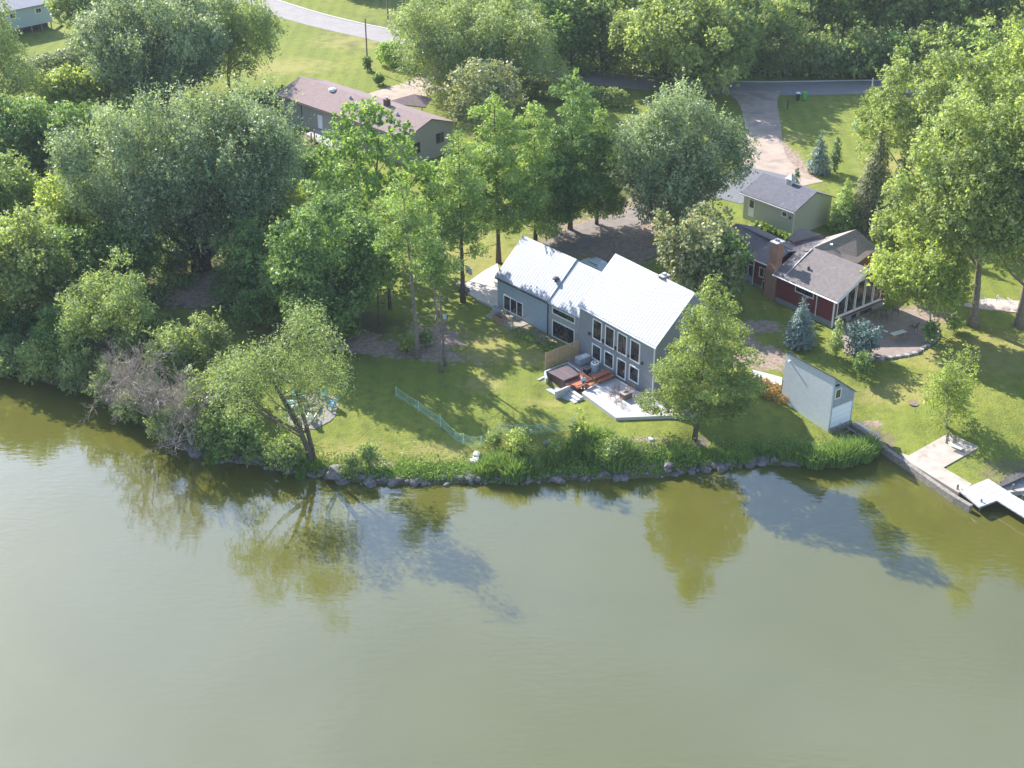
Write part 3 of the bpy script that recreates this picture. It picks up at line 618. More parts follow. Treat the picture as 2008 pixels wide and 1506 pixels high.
mb = MB(); A0.box(mb, .02, .12, -.09, -.01, -.3, 3.85); mb.build('downspout', M_black, house)
mb = MB(); C0.box(mb, .05, .14, -.12, -.02, -.5, 5.55); mb.build('downspout', M_white, house)
mb = MB(); C0.box(mb, -.1, 11.4, -.24, -.12, 5.52, 5.62); mb.build('gutter', M_white, house)
mb = MB(); A0.box(mb, -.08, 8.2, -.37, -.26, 3.66, 3.76); mb.build('gutter', M_black, house)
for u in (1.75, 3.7, 5.62, 7.48, 9.55):
    mb = MB(); C0.box(mb, u-.07, u+.07, -.2, 0, 3.1, 3.35); C0.box(mb, u-.11, u+.11, -.26, 0, 3.35, 3.39); mb.build('wall_lamp', M_black, house)
mb = MB(); p = A0(.62, 1.5, 5.2); mb.tube([p, p+np.array([0,0,.45])], .14, 10); mb.tube([p+np.array([0,0,.45]), p+np.array([0,0,.6]), p+np.array([0,0,.68])], [.34,.34,.1], 12); mb.build('roof_vent', M_black, house)
M_brick = brick('brick red', (.36,.15,.09), (.28,.11,.07), (.3,.25,.22), 4)
mb = MB(); pc = P(1273, 528, 10.3); pc = C0(4.45, 4.75, 8.6); mb.box(pc, .85, .65, 1.45, -C0.a); ch = mb.build('chimney', M_brick, house)
mb = MB(); mb.box(pc+np.array([0,0,1.45]), .95, .75, .1, -C0.a); mb.box(pc+np.array([0,0,1.55]), .4, .3, .2, -C0.a); mb.build('cap', mat('cap pale', (.45,.45,.45), .7), ch)
# back deck off the left wing
deck = empty('wooden_deck', A0(5, -1, 0), 'weathered wooden deck with steps in front of the left wing glass doors', 'deck')
mb = MB(); A0.box(mb, 3.0, 7.6, -2.3, -.05, -.9, .12); mb.build('platform', M_greywood, deck)
mb = MB(); A0.box(mb, 4.2, 7.9, -2.75, -2.31, -1, -.12); mb.build('step', M_greywood, deck)
mb = MB(); A0.box(mb, 4.6, 8.2, -3.15, -2.76, -1, -.35); mb.build('step', M_greywood, deck)
for u in (3.05, 4.55):
    mb = MB(); A0.box(mb, u-.04, u+.04, -2.28, -2.2, .12, 1.1); mb.build('post', M_wood, deck)
mb = MB(); A0.box(mb, 3.05, 4.55, -2.27, -2.21, 1.0, 1.08); mb.tube([A0(3.05,-2.2,1.05), A0(3.2,-.1,1.05)], .04); mb.build('handrail', M_wood, deck)
sc_ = empty('covered_grill', A0(7.3,-1.0,.12), 'grill under a grey cover at the left corner of the wooden deck', 'grill')
mb = MB(); A0.box(mb, 6.9, 7.6, -1.25, -.65, .12, .75); mb.build('cover', M_metal, sc_, bevel=.08)
mb = MB(); A0.box(mb, 6.95, 7.55, -1.2, -.7, .75, 1.0); mb.build('lid', mat('cover grey', (.3,.31,.34), .7), sc_, bevel=.1)
pl = empty('planter_box', A0(5.6,-2.0,.12), 'brown wooden planter box standing at the front edge of the wooden deck', 'planter')
mb = MB(); A0.box(mb, 5.0, 6.3, -2.25, -1.8, .12, .62); mb.build('box', M_wood, pl, bevel=.02)
mb = MB(); A0.box(mb, 5.06, 6.24, -2.2, -1.85, .62, .64); mb.build('soil', mat('soil', (.12,.08,.05), .95), pl)
ch_ = empty('deck_chair', A0(5.6,-.9,.12), 'thin metal chair in front of the glass doors on the wooden deck', 'chair')
def wirechair(root, o, ang, m, seat_m=None, s=1.0):
    ca, sa = math.cos(ang), math.sin(ang); T = lambda x, y, z: np.array([o[0]+ca*x*s-sa*y*s, o[1]+sa*x*s+ca*y*s, o[2]+z*s])
    for x, y in ((-.26,-.24),(.26,-.24)): q = MB(); q.tube([T(x,y-.03,0), T(x,y,.44), T(x,y+.02,.64)], .02, 5); q.build('leg', m, root)
    for x, y in ((-.26,.24),(.26,.24)): q = MB(); q.tube([T(x,y+.05,0), T(x,y,.44)], .02, 5); q.build('leg', m, root)
    q = MB()
    for k in range(6): q.tube([T(-.26+.104*k,-.25,.44), T(-.26+.104*k,.25,.43)], .016, 4)
    q.tube([T(-.27,-.26,.44), T(.27,-.26,.44)], .02, 5); q.tube([T(-.27,.25,.43), T(.27,.25,.43)], .02, 5); q.build('seat', seat_m or m, root)
    q = MB()
    q.tube([T(-.26,.25,.43), T(-.26,.36,.92), T(.26,.36,.92), T(.26,.25,.43)], .022, 5)
    for k in range(5): q.tube([T(-.18+.09*k,.26,.45), T(-.18+.09*k,.36,.92)], .013, 4)
    q.build('backrest', seat_m or m, root)
    for x in (-.28,.28): q = MB(); q.tube([T(x,-.24,.64), T(x,.30,.66)], .022, 5); q.build('armrest', m, root)
wirechair(ch_, A0(5.6,-.9,.12), A0.a+2.6, M_black)

# ------------------------------------------------------------------ patio, walls, spa
PZ = 2.14
SZ = {}
def slab(name, pxs, z, th, m, **k):
    if z is None:
        z = 2.0
        for _ in range(6): z = max(gz1(*P(x, y, z)[:2]) for x, y in pxs)+.04
    SZ[name] = z; mb = MB(); q = [P(x, y, z) for x, y in pxs]; mb.prism(q, z-th, z); o = mb.build(name, m); return tag(o, **k)
patio = slab('patio', [(1207.5,819),(1141,770),(1165,752),(1207,741),(1272,779),(1287,786),(1306,789),(1360,797),(1400,800),(1335,814)], PZ, 1.1, M_conc, kind='structure')
slab('paver_landing', [(1046,750),(1070,742),(1106,759),(1140,770),(1120,786),(1086,773)], 1.6, .7, M_conc2, kind='structure')
slab('concrete_walk', [(1300,784),(1345,770),(1400,765),(1452,748),(1462,757),(1440,785),(1400,797),(1335,806)], None, .6, M_conc2, kind='structure')
slab('garden_walk', [(1448,742),(1476,725),(1497,730),(1534,740),(1533,756),(1493,748),(1470,762)], None, .35, M_conc, kind='structure')
slab('garden_walk_step', [(1452,768),(1468,766),(1480,776),(1462,786)], None, .3, M_conc, kind='structure')
slab('side_patio', [(976,516),(950,530),(923,549),(899,563),(935,586),(976,606),(985,560)], None, .5, mat('patio beige', (.50,.44,.40), .9, .1, 1), kind='structure')
# steps down from patio
st = empty('concrete_steps', P(1125,780,1.7), 'pale concrete steps with side wall going down from the patio to the lawn', 'steps')
e0 = np.array(P(1118,757,PZ)); e1 = np.array(P(1138,771,PZ)); dd = unit(e1-e0); out = np.array([-dd[1]*-1, dd[0]*-1, 0]); out = out if out[1] < 0 or out[0] < 0 else -out
for k in range(3):
    a = e0+out*(.35*k); b = e1+out*(.35*k)+dd*.5; zt = PZ-.17*(k+1); mb = MB()
    mb.hexa([(*a[:2],.9),(*b[:2],.9),(*(b+out*.36)[:2],.9),(*(a+out*.36)[:2],.9)], [(*a[:2],zt),(*b[:2],zt),(*(b+out*.36)[:2],zt),(*(a+out*.36)[:2],zt)]); mb.build('step', M_conc, st)
def wallseg(name, p, q, z0, z1, th, m, parent=None, **k):
    p = np.array(p[:2]); q = np.array(q[:2]); d = unit(q-p); n = np.array([-d[1], d[0]])*th/2; mb = MB()
    c = [p+n, q+n, q-n, p-n]; mb.hexa([(*x, z0) for x in c], [(*x, z1) for x in c]); o = mb.build(name, m, parent, bevel=.015)
    if k: tag(o, **k)
    return o
wallseg('cheek_wall', P(1089.5,768,2.3), P(1117.5,756,2.3), .9, 2.32, .22, M_conc, st)
# spa with cover, in a walled bay
spa = empty('hot_tub', P(1106,735,2.0), 'square dark brown hot tub with a folding cover in its concrete bay', 'hot tub')
sc = [np.array(P(x, y, 2.72)) for x, y in ((1075,729),(1105.7,746),(1137,734),(1113,715.5))]
mb = MB(); cen = sum(sc)/4; q = [cen+(x-cen)*.93 for x in sc]; mb.prism(q, 1.5, 2.6); mb.build('cabinet', mat('spa cabinet', (.09,.05,.05), .6, .1), spa, bevel=.03)
m01 = (sc[0]+sc[3])/2*0+sc[0]*.5+sc[3]*.5; 
ma, mb_ = (sc[0]+sc[3])/2, (sc[1]+sc[2])/2
M_cover = mat('spa cover brown', (.13,.085,.08), .35, .12, 3)
for qd in ([sc[0], sc[1], (sc[1]*.505+sc[2]*.495), (sc[0]*.505+sc[3]*.495)], [(sc[0]*.495+sc[3]*.505), (sc[1]*.495+sc[2]*.505), sc[2], sc[3]]):
    mb = MB(); mb.prism(qd, 2.6, 2.72); mb.build('cover', M_cover, spa, bevel=.03)
bay = empty('spa_wall', P(1066,727,1.9), 'low pale concrete wall around the hot tub bay', 'wall')
wp = [P(1068.5,728,2.35), P(1113,710.5,2.35), P(1160,743,2.35)]
wallseg('wall_panel', wp[0], wp[1], 1.0, 2.35, .22, M_conc2, bay); wallseg('wall_panel', wp[1], wp[2], 1.0, 2.352, .22, M_conc, bay)
wallseg('wall_panel', wp[0], P(1072,742,2.35), 1.0, 2.348, .2, M_conc2, bay); wallseg('wall_panel', P(1055,745,1.95), P(1070,737,1.95), 1.0, 1.97, .25, M_conc2, bay)
# red decking
dk = empty('red_deck', P(1150,745,2.2), 'red stained timber deck and long bench steps between hot tub and patio', 'deck')
def plank(pxs, z, th, nm): mb = MB(); mb.prism([P(x, y, z) for x, y in pxs], z-th, z); return mb.build(nm, M_redwood, dk, bevel=.01)
plank([(1109,751),(1138,737.5),(1136,727),(1148,733),(1163,743),(1132,757)], 2.36, .5, 'deck_board')
plank([(1126,756),(1143,749),(1151,752),(1133,761)], 2.32, .10, 'bench_step'); plank([(1143,756),(1162,748),(1168,751),(1149,759)], 2.46, .08, 'bench_step')
plank([(1159,737),(1188,724.5),(1196,730),(1166,742.5)], 2.70, .10, 'bench_step'); plank([(1166,743.5),(1197,730.5),(1206,735.5),(1174,749)], 2.50, .10, 'bench_step')
for x, y in ((1126,759),(1133,762),(1143,758),(1175,748),(1190,741),(1204,736),(1197,732)):
    b = P(x, y, 2.2); mb = MB(); mb.box((b[0], b[1], 2.0), .1, .1, .34); mb.build('bracket', M_black, dk)
# lattice screen
lat = empty('lattice_screen', P(1104,710,1.9), 'tan cedar lattice privacy screen beside the hot tub', 'screen')
M_lat = mat('lattice cedar', (.62,.42,.24), .8, .12, 5)
la, lb = np.array(P(1069.5,724,1.9)), np.array(P(1139.5,694.5,2.0)); ld = unit((lb-la)*np.array([1,1,0])); LL = np.linalg.norm((lb-la)[:2]); z0, z1 = 2.0, 3.7
ln = np.array([-ld[1], ld[0], 0])
lpt = lambda s, h, o=0: np.array([la[0]+ld[0]*s+ln[0]*o, la[1]+ld[1]*s+ln[1]*o, h])
for k in range(4):
    mb = MB(); mb.box(lpt(LL*k/3, 1.6), .1, .1, 2.15, math.atan2(ld[1], ld[0])); mb.build('post', M_lat, lat)
mb = MB(); mb.tube([lpt(0,z1), lpt(LL,z1)], .055, 4); mb.tube([lpt(0,z0), lpt(LL,z0)], .055, 4); mb.build('rail', M_lat, lat)
for pnl in range(3):
    s0, s1 = LL*pnl/3+.05, LL*(pnl+1)/3-.05; mb = MB(); W_ = s1-s0; Hh = z1-z0; st_ = .17
    for sg in (1, -1):
        c = -Hh
        while c < W_:
            a0 = max(c, 0); a1 = min(c+Hh, W_)
            if a1 > a0:
                h0, h1 = (a0-c, a1-c); 
                if sg == -1: h0, h1 = Hh-h0, Hh-h1
                mb.tube([lpt(s0+a0, z0+h0, .012*sg), lpt(s0+a1, z0+h1, .012*sg)], .03, 4, False)
            c += st_
    mb.build('lattice_panel', M_lat, lat)
# utility units
def ac(name, c, label, kind):
    r = empty(name, c, label, 'air conditioner')
    if kind == 'drum':
        mb = MB(); mb.tube([c, c+np.array([0,0,.82])], .40, 16); mb.build('casing', M_metal, r); mb = MB()
        mb.tube([c+np.array([0,0,.82]), c+np.array([0,0,.92])], [.42,.40], 16); mb.build('top_rim', M_white, r)
        mb = MB(); mb.tube([c+np.array([0,0,.921]), c+np.array([0,0,.935])], .26, 16); mb.build('fan_grille', M_black, r)
        mb = MB(); mb.tube([c+np.array([0,0,.935]), c+np.array([0,0,.97])], .12, 12); mb.build('fan_hub', M_white, r)
    return r
ac('condenser_unit', np.array(P(1166,727,2.0)), 'round grey condenser drum with white top rim by the house wall', 'drum')
gen = empty('generator_box', P(1146,706,2.0), 'large grey equipment box with pale lid between lattice screen and house wall', 'generator')
gc = np.array(P(1143,711,2.0)); mb = MB(); mb.box(gc, 1.5, .85, .75, -C0.a); mb.build('casing', M_metal, gen, bevel=.04)
mb = MB(); mb.box(gc+np.array([.25,-.2,.75]), .8, .65, .2, -C0.a); mb.build('lid', mat('lid grey', (.6,.6,.6), .5), gen, bevel=.05)
sb = empty('storage_box', P(1151,733,2.0), 'small dark brown storage box next to the condenser drum', 'box')
gc = np.array(P(1151,730,2.0)); mb = MB(); mb.box(gc, .6, .5, .42, -C0.a); mb.build('box', mat('dark brown', (.06,.045,.04), .6), sb, bevel=.02)
mb = MB(); mb.box(gc+np.array([0,0,.425]), .66, .56, .06, -C0.a); mb.build('lid', mat('dark brown lid', (.16,.12,.11), .6), sb, bevel=.02)
tag(slab('paver_strip', [(1112,708),(1120,703),(1150,692),(1168,702),(1205,722),(1196,727),(1163,741)], 2.0, .5, striped('slatted pavers', (.34,.30,.28), (.16,.14,.13), 53, .3, .6, .8, 'd')), kind='structure')
# fire table and chairs
ft = empty('fire_table', P(1226,775,PZ), 'brown square fire table in the middle of the white patio', 'table')
fc = np.array(P(1227,780,PZ)); M_brn = mat('wicker brown', (.16,.115,.10), .8, .2, 30)
mb = MB(); mb.box(fc, .95, .72, .58, -C0.a); mb.build('base', M_brn, ft, bevel=.02); mb = MB(); mb.box(fc+np.array([0,0,.58]), 1.1, .86, .06, -C0.a); mb.build('tabletop', mat('table top', (.34,.28,.24), .6, .15, 6), ft, bevel=.01)
mb = MB(); mb.box(fc+np.array([0,0,.642]), .5, .3, .015, -C0.a); mb.build('burner', M_black, ft)
M_wire = mat('copper brown frame', (.28,.17,.14), .5, .1)
for (x, y, ang, lb_) in ((1208,768,-.6,'patio chair on the house side left of the fire table'),(1200,783,-1.6,'patio chair left of the fire table, farthest from the house wall'),(1213,793,3.0,'patio chair in front of the fire table nearest the lake'),(1250,790,1.2,'patio chair right of the fire table'),(1238,768,.3,'patio chair behind the fire table close to the house wall')):
    p = np.array(P(x, y, PZ)); r = empty('patio_chair', p, 'thin brown metal '+lb_, 'chair', 'chairs around the fire table'); wirechair(r, p, ang-C0.a-.4, M_wire)
# person sitting on the bench step
def skinmesh(name, pts, edges, rad, m, parent, sub=2):
    me = bpy.data.meshes.new(name); loc = np.array(parent_world(parent)); me.from_pydata([tuple(np.array(p)-loc) for p in pts], edges, []); me.materials.append(m)
    o = bpy.data.objects.new(name, me); COL.objects.link(o); o.parent = parent
    o.modifiers.new('skin', 'SKIN'); sk = o.data.skin_vertices[0].data
    for i, r in enumerate(rad): sk[i].radius = (r, r)
    sk[0].use_root = True
    ss = o.modifiers.new('sub', 'SUBSURF'); ss.levels = sub; ss.render_levels = sub; return o
def person(px, py, z, ang):
    o = np.array(P(px, py, z)); ca, sa = math.cos(ang), math.sin(ang); T = lambda x, y, zz: np.array([o[0]+ca*x-sa*y, o[1]+sa*x+ca*y, z+zz])
    r = empty('person', o, 'person in a pale blue shirt and dark shorts sitting on the red bench step', 'person')
    skin = mat('skin', (.48,.29,.21), .6, .04); shirt = mat('shirt pale blue', (.42,.55,.66), .8, .05); sh = mat('shorts dark', (.05,.055,.08), .8)
    # seat at .45; local -y = facing
    pts = [T(0,0,.5), T(0,-.05,.72), T(0,-.12,.92), T(0,-.16,1.02), T(0,-.2,1.12), T(0,-.23,1.24)]; rad = [.13,.12,.14,.06,.085,.07]; ed = [(0,1),(1,2),(2,3),(3,4),(4,5)]
    def chain(root, ps, rs):
        last = root
        for p, q in zip(ps, rs): pts.append(p); rad.append(q); ed.append((last, len(pts)-1)); last = len(pts)-1
        return last
    for s in (-1, 1):
        chain(0, [T(.10*s,-.05,.5), T(.13*s,-.46,.5), T(.14*s,-.48,.27), T(.14*s,-.46,.06), T(.15*s,-.60,.035)], [.09,.062,.055,.04,.032])
        h = chain(2, [T(.19*s,-.12,.93), T(.23*s,-.22,.70), T(.14*s,-.40,.58), T(.11*s,-.46,.56)], [.055,.042,.033,.03])
        for f in range(4):
            chain(h, [T((.09+.018*f)*s,-.49,.55), T((.09+.018*f)*s,-.53-.006*(f % 3),.535)], [.010,.008])
        chain(h, [T(.085*s,-.46,.555), T(.07*s,-.485,.55)], [.011,.009])
    skinmesh('body', pts, ed, rad, skin, r)
    skinmesh('shirt', [T(0,0,.52), T(0,-.05,.72), T(0,-.12,.92), T(0,-.15,.985), T(.17,-.12,.94), T(.225,-.19,.78), T(-.17,-.12,.94), T(-.225,-.19,.78)], [(0,1),(1,2),(2,3),(2,4),(4,5),(2,6),(6,7)], [.165,.155,.17,.09,.085,.07,.085,.07], shirt, r)
    skinmesh('shorts', [T(0,.02,.47), T(.1,-.06,.5), T(.13,-.36,.505), T(-.1,-.06,.5), T(-.13,-.36,.505)], [(0,1),(1,2),(0,3),(3,4)], [.16,.12,.09,.12,.09], sh, r)
    skinmesh('hair', [T(0,-.17,1.17), T(0,-.19,1.23), T(0,-.215,1.275)], [(0,1),(1,2)], [.085,.098,.075], mat('hair brown', (.07,.045,.03), .7), r)
    for s in (-1, 1):
        mb = MB(); mb.box(T(.15*s,-.53,0), .1, .27, .07, ang); mb.build('shoe', M_white, r, bevel=.03)
        mb = MB(); mb.box(T(.03*s,-.292,1.19), .02, .012, .012, ang); mb.build('eye', M_black, r)
person(1144, 757, PZ+.02, C0.a*-1-.75)

# ------------------------------------------------------------------ boathouse
BH = Fr((29.48,112.46,1.0), -35)
bh = empty('boathouse', BH(0,0,0), 'tall narrow grey shake sided boathouse with a white garage door facing the lake', 'boathouse')
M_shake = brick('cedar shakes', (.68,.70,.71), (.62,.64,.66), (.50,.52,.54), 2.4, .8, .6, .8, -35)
L_, Dp, hl, hrr = 6.21, 3.05, 5.5, 3.12
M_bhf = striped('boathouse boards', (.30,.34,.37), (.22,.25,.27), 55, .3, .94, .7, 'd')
mb = MB(); mb.add([BH(0,0,-.5), BH(L_,0,-.5), BH(L_,0,hl), BH(0,0,hl), BH(0,.08,-.5), BH(L_,.08,-.5), BH(L_,.08,hl), BH(0,.08,hl)], [(0,1,2,3),(4,5,6,7),(0,1,5,4),(2,3,7,6),(1,2,6,5),(0,3,7,4)]); mb.build('shake_wall', M_shake, bh)
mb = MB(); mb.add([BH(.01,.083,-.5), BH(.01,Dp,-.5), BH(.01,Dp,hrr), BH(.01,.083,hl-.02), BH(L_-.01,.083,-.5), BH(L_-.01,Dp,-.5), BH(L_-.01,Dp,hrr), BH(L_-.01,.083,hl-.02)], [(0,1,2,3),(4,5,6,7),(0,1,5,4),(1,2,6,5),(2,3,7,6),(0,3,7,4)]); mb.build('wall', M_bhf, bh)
mb = MB(); q = [BH(-.12,-.12,hl+.09), BH(L_+.12,-.12,hl+.09), BH(L_+.12,Dp+.15,hrr-.07), BH(-.12,Dp+.15,hrr-.07)]; mb.hexa(q, [x+np.array([0,0,.12]) for x in q]); mb.build('roof', mat('boathouse roof', (.16,.15,.15), .85, .15), bh)
BF = Fr(BH(0,0,0), 55)       # front: u runs across the front, v goes (away) behind
def bf(mb, u0, u1, h0, h1, o0, o1): # boxes in front of the front wall, o = outwards
    c = [BH(-o, u, 0) for u, o in ((u0,o0),(u1,o0),(u1,o1),(u0,o1))]; z = BH.o[2]; mb.hexa([(p[0],p[1],z+h0) for p in c], [(p[0],p[1],z+h1) for p in c]); return mb
bd = bf(MB(), .22, 2.85, .12, 2.28, -.02, .03).build('garage_door', striped('garage door', (.80,.81,.83), (.55,.56,.58), 0, .54, .94, .5, 'h', .02), bh)
bf(MB(), 1.45, 1.62, .22, .27, .03, .06).build('handle', M_black, bd)
for a in ((.0,.12,-.4,hl-.1),(2.93,3.05,-.4,hrr-.05)): bf(MB(), a[0], a[1], a[2], a[3], -.02, .035).build('corner_trim', mat('trim pale', (.5,.53,.56), .6, .04), bh)
wn = MB(); [bf(wn, *a, -.02, .05) for a in ((.36,1.14,3.14,3.22),(.36,1.14,4.10,4.18),(.36,.44,3.22,4.10),(1.06,1.14,3.22,4.10))]; wn = wn.build('window', M_white, bh); bf(MB(), .44, 1.06, 3.22, 4.10, -.02, .012).build('pane', M_glass, wn)
bf(MB(), .25, .65, 4.62, 4.72, 0, .2).build('wall_lamp', M_black, bh)
mb = MB(); BH.box(mb, 5.55, 5.7, -.22, 0, 4.78, 4.92); mb.build('wall_lamp', M_white, bh)
bf(MB(), 0, 3.0, -.45, .11, .0, .25).build('sill', M_oldwood, bh)
# rails and walls at the water
rr = empty('boat_rails', P(1672,862,.5), 'dark timber boat rails running from the boathouse door into the reeds', 'boat rails')
for k, (a, b) in enumerate((((1640,850),(1712,886)),((1662,838),(1728,880)))):
    p, q = np.array(P(*a, .75)), np.array(P(*b, .05)); mb = MB(); mb.tube([p, q], .1, 4); mb.build('rail', M_oldwood, rr)
for k in range(5):
    t = k/5+.08; p = np.array(P(1640,850,.7))*(1-t)+np.array(P(1712,886,.02))*t; q = np.array(P(1662,838,.7))*(1-t)+np.array(P(1728,880,.02))*t; mb = MB(); mb.tube([p-np.array([0,0,.08]), q-np.array([0,0,.08])], .08, 4); mb.build('sleeper', M_oldwood, rr)
sw = empty('seawall', P(1780,912,0), 'long weathered concrete and timber seawall from the boathouse to the dock', 'seawall')
SWP = [(1672,829,.95),(1700,850,.8),(1738,879,.68),(1781,909,.62),(1830,944,.62),(1874,974,.62),(1905,992,.62)]
for i in range(len(SWP)-1):
    a, b = SWP[i], SWP[i+1]; p, q = np.array(P(*a)), np.array(P(*b)); wallseg('wall_panel', p, q, -1.5, (a[2]+b[2])/2+.04, .42, M_oldwood, sw)
strip('x', [(0,0)], [1], M_conc) if False else None
slab('lakeside_patio', [(1782,893),(1861.5,848.5),(1921,876.5),(1850,916.5),(1906,949),(1880,966),(1786,908),(1764,887)], .69, .5, M_sand, kind='structure')
pp = empty('white_pipe', P(1700,840,1.0), 'white drain pipe bent at its end lying beside the boathouse seawall', 'pipe')
mb = MB(); a_ = [P(1679,828,1.12), P(1700,841,1.05), P(1724,855,.98), P(1716,861.5,.92)]; mb.tube(a_, .09, 8); mb.build('pipe', M_white, pp)
mb = MB(); mb.tube([a_[3]-np.array([0,0,.02]), a_[3]+np.array([-.15,-.12,-.05])], .12, 8); mb.build('elbow', M_white, pp)
dockr = empty('dock', P(1930,975,.7), 'white topped dock with a wide square platform and a narrow walkway leading right', 'dock')
M_dock = striped('dock deck', (.44,.44,.46), (.16,.16,.17), -37, .6, .93, .6, 'd', .10)
mb = MB(); mb.prism([P(x, y, .85) for x, y in ((1881,961),(1938,938.6),(1984,968),(1956,980.5),(1921,994))], .72, .85); mb.build('platform', M_dock, dockr)
mb = MB(); wk = [P(x, y, .848) for x, y in ((1955,981),(1984,968.5),(2120,1049),(2092,1066))]; mb.prism(wk, .74, .848); mb.build('walkway', M_dock, dockr)
mb = MB(); pq = [P(x, y, .72) for x, y in ((1881,963),(1921,996),(1956,982.5),(2092,1068))]
for i in range(3): mb.tube([pq[i], pq[i+1]], .07, 4)
mb.build('frame', M_oldwood, dockr)
for x, y, hh in ((1875,972,1.15),(1921,1000,1.1),(1984,968,1.0),(1956,984,.7),(1990,1004,.75),(2004,985,.75),(2050,1040,.8)):
    b = np.array(P(x, y, 0)); mb = MB(); mb.tube([b-np.array([0,0,1.5]), b+np.array([0,0,hh])], .09, 7); mb.build('post', BARKG, dockr)
lr_ = empty('launch_rails', P(1985,940,.5), 'dark timber boat launch tracks beside the dock at the right edge', 'boat rails')
for k in range(3):
    a = np.array(P(1955+k*9, 957-k*8, .5)); b = np.array(P(2025+k*9, 925-k*8, 1.0)); mb = MB(); d = unit(b-a); n2 = np.array([-d[1], d[0], 0])*.22
    mb.hexa([a-n2, b-n2, b+n2, a+n2], [x+np.array([0,0,.15]) for x in (a-n2, b-n2, b+n2, a+n2)]); mb.build('rail', mat('track dark', (.08,.075,.07), .9, .3), lr_)
slab('launch_ramp', [(1948,953),(1990,935),(2060,905),(2090,925),(2010,962),(1975,966)], .42, .5, mat('ramp', (.40,.36,.32), .9, .25, 1.2), kind='structure')
# bench with two timber posts on the lakeside patio
bn = empty('bench', P(1868,872,.69), 'white slatted bench with two tall timber posts on the lakeside patio', 'bench')
for x, y in ((1856,869),(1868,877)):
    b = P(x, y, .69); mb = MB(); mb.box(b, .16, .16, 1.25, .6); mb.build('post', BARKG, bn)
for x, y in ((1886,882),(1874,868)):
    b = P(x, y, .69); mb = MB(); mb.box(b, .12, .12, .42, .6); mb.build('leg', BARKG, bn)
b0, b1 = np.array(P(1862,870,1.1)), np.array(P(1888,880,1.1)); mb = MB(); d = unit(b1-b0); n2 = np.array([-d[1], d[0], 0])
for k in range(4):
    o = n2*(k-1.5)*.17; mb.hexa([b0+o-n2*.07, b1+o-n2*.07, b1+o+n2*.07, b0+o+n2*.07], [x+np.array([0,0,.04]) for x in (b0+o-n2*.07, b1+o-n2*.07, b1+o+n2*.07, b0+o+n2*.07)])
mb.build('seat', mat('bench grey', (.55,.53,.5), .8, .1), bn)
so_ = empty('septic_lid', G(1793,791), 'round brown access lid set in the lawn right of the boathouse', 'lid')
g_ = G(1793,791); mb = MB(); mb.tube([g_, g_+np.array([0,0,.06])], .55, 20); mb.build('lid', mat('lid brown', (.2,.15,.12), .9, .2), so_); mb = MB(); mb.tube([g_+np.array([0,0,.06]), g_+np.array([0,0,.09])], [.12,.1], 10); mb.build('knob', M_oldwood, so_)

# ------------------------------------------------------------------ olive garage
GA = Fr((*P(1553.5,458.6,2.72)[:2], 2.72), -40)
ga = empty('garage', GA(3,0,0), 'olive green garage with a dark shingle roof and white cupola behind the red house', 'garage')
M_olive = striped('olive siding', (.47,.48,.39), (.38,.39,.31), 0, .22, .88, .7, 'h', .04)
M_shd = mat('shingle slate', (.115,.115,.14), .9, .18, 2.5, spots=((.19,.16,.16), 1.5, .62), bump=.3)
gable_body(GA, ga, 0, 7.84, 3.48, 2.95, 4.42, M_olive, M_shd, ov=.35, ovu=.3)
wd = window(GA, ga, 6.12, 7.0, .22, 2.4, 0, name='door', fw=.09)
mb = MB(); GA.box(mb, 6.21, 6.91, -.03, -.013, .31, 1.35); mb.build('panel', M_white, wd)
window(GA, ga, 1.0, 1.88, 1.72, 2.45, 1, frame=M_white)
for u in (-.02, 7.75):
    mb = MB(); GA.box(mb, u, u+.11, -.03, .08, -.3, 2.9); mb.build('corner_trim', mat('trim cream', (.66,.66,.56), .6, .04), ga)
mb = MB(); GA.box(mb, -.3, 8.15, -.45, -.36, 2.72, 2.84); mb.build('gutter', M_white, ga)
mb = MB(); GA.box(mb, .45, .6, -.15, 0, 1.75, 2.05); mb.build('wall_lamp', M_black, ga)
cp = MB(); GA.box(cp, 3.35, 4.15, 3.1, 3.9, 4.2, 5.1); cp = cp.build('cupola', M_white, ga)
mb = MB(); mb.add([GA(3.2,2.95,5.1), GA(4.3,2.95,5.1), GA(4.3,4.05,5.1), GA(3.2,4.05,5.1), GA(3.75,3.5,5.75)], [(0,1,2,3),(0,1,4),(1,2,4),(2,3,4),(3,0,4)]); mb.build('cupola_roof', mat('cupola roof', (.5,.5,.5), .6), cp)
mb = MB(); 
for k in range(4): GA.box(mb, 3.45, 4.05, 3.06, 3.099, 4.45+.14*k, 4.52+.14*k)
mb.build('louvre', mat('louvre', (.4,.4,.4), .6), cp)
slab('garage_walk', [(1445,452),(1470,440),(1500,455),(1556,478),(1545,495),(1525,492),(1480,470)], None, .5, M_sand, kind='structure')

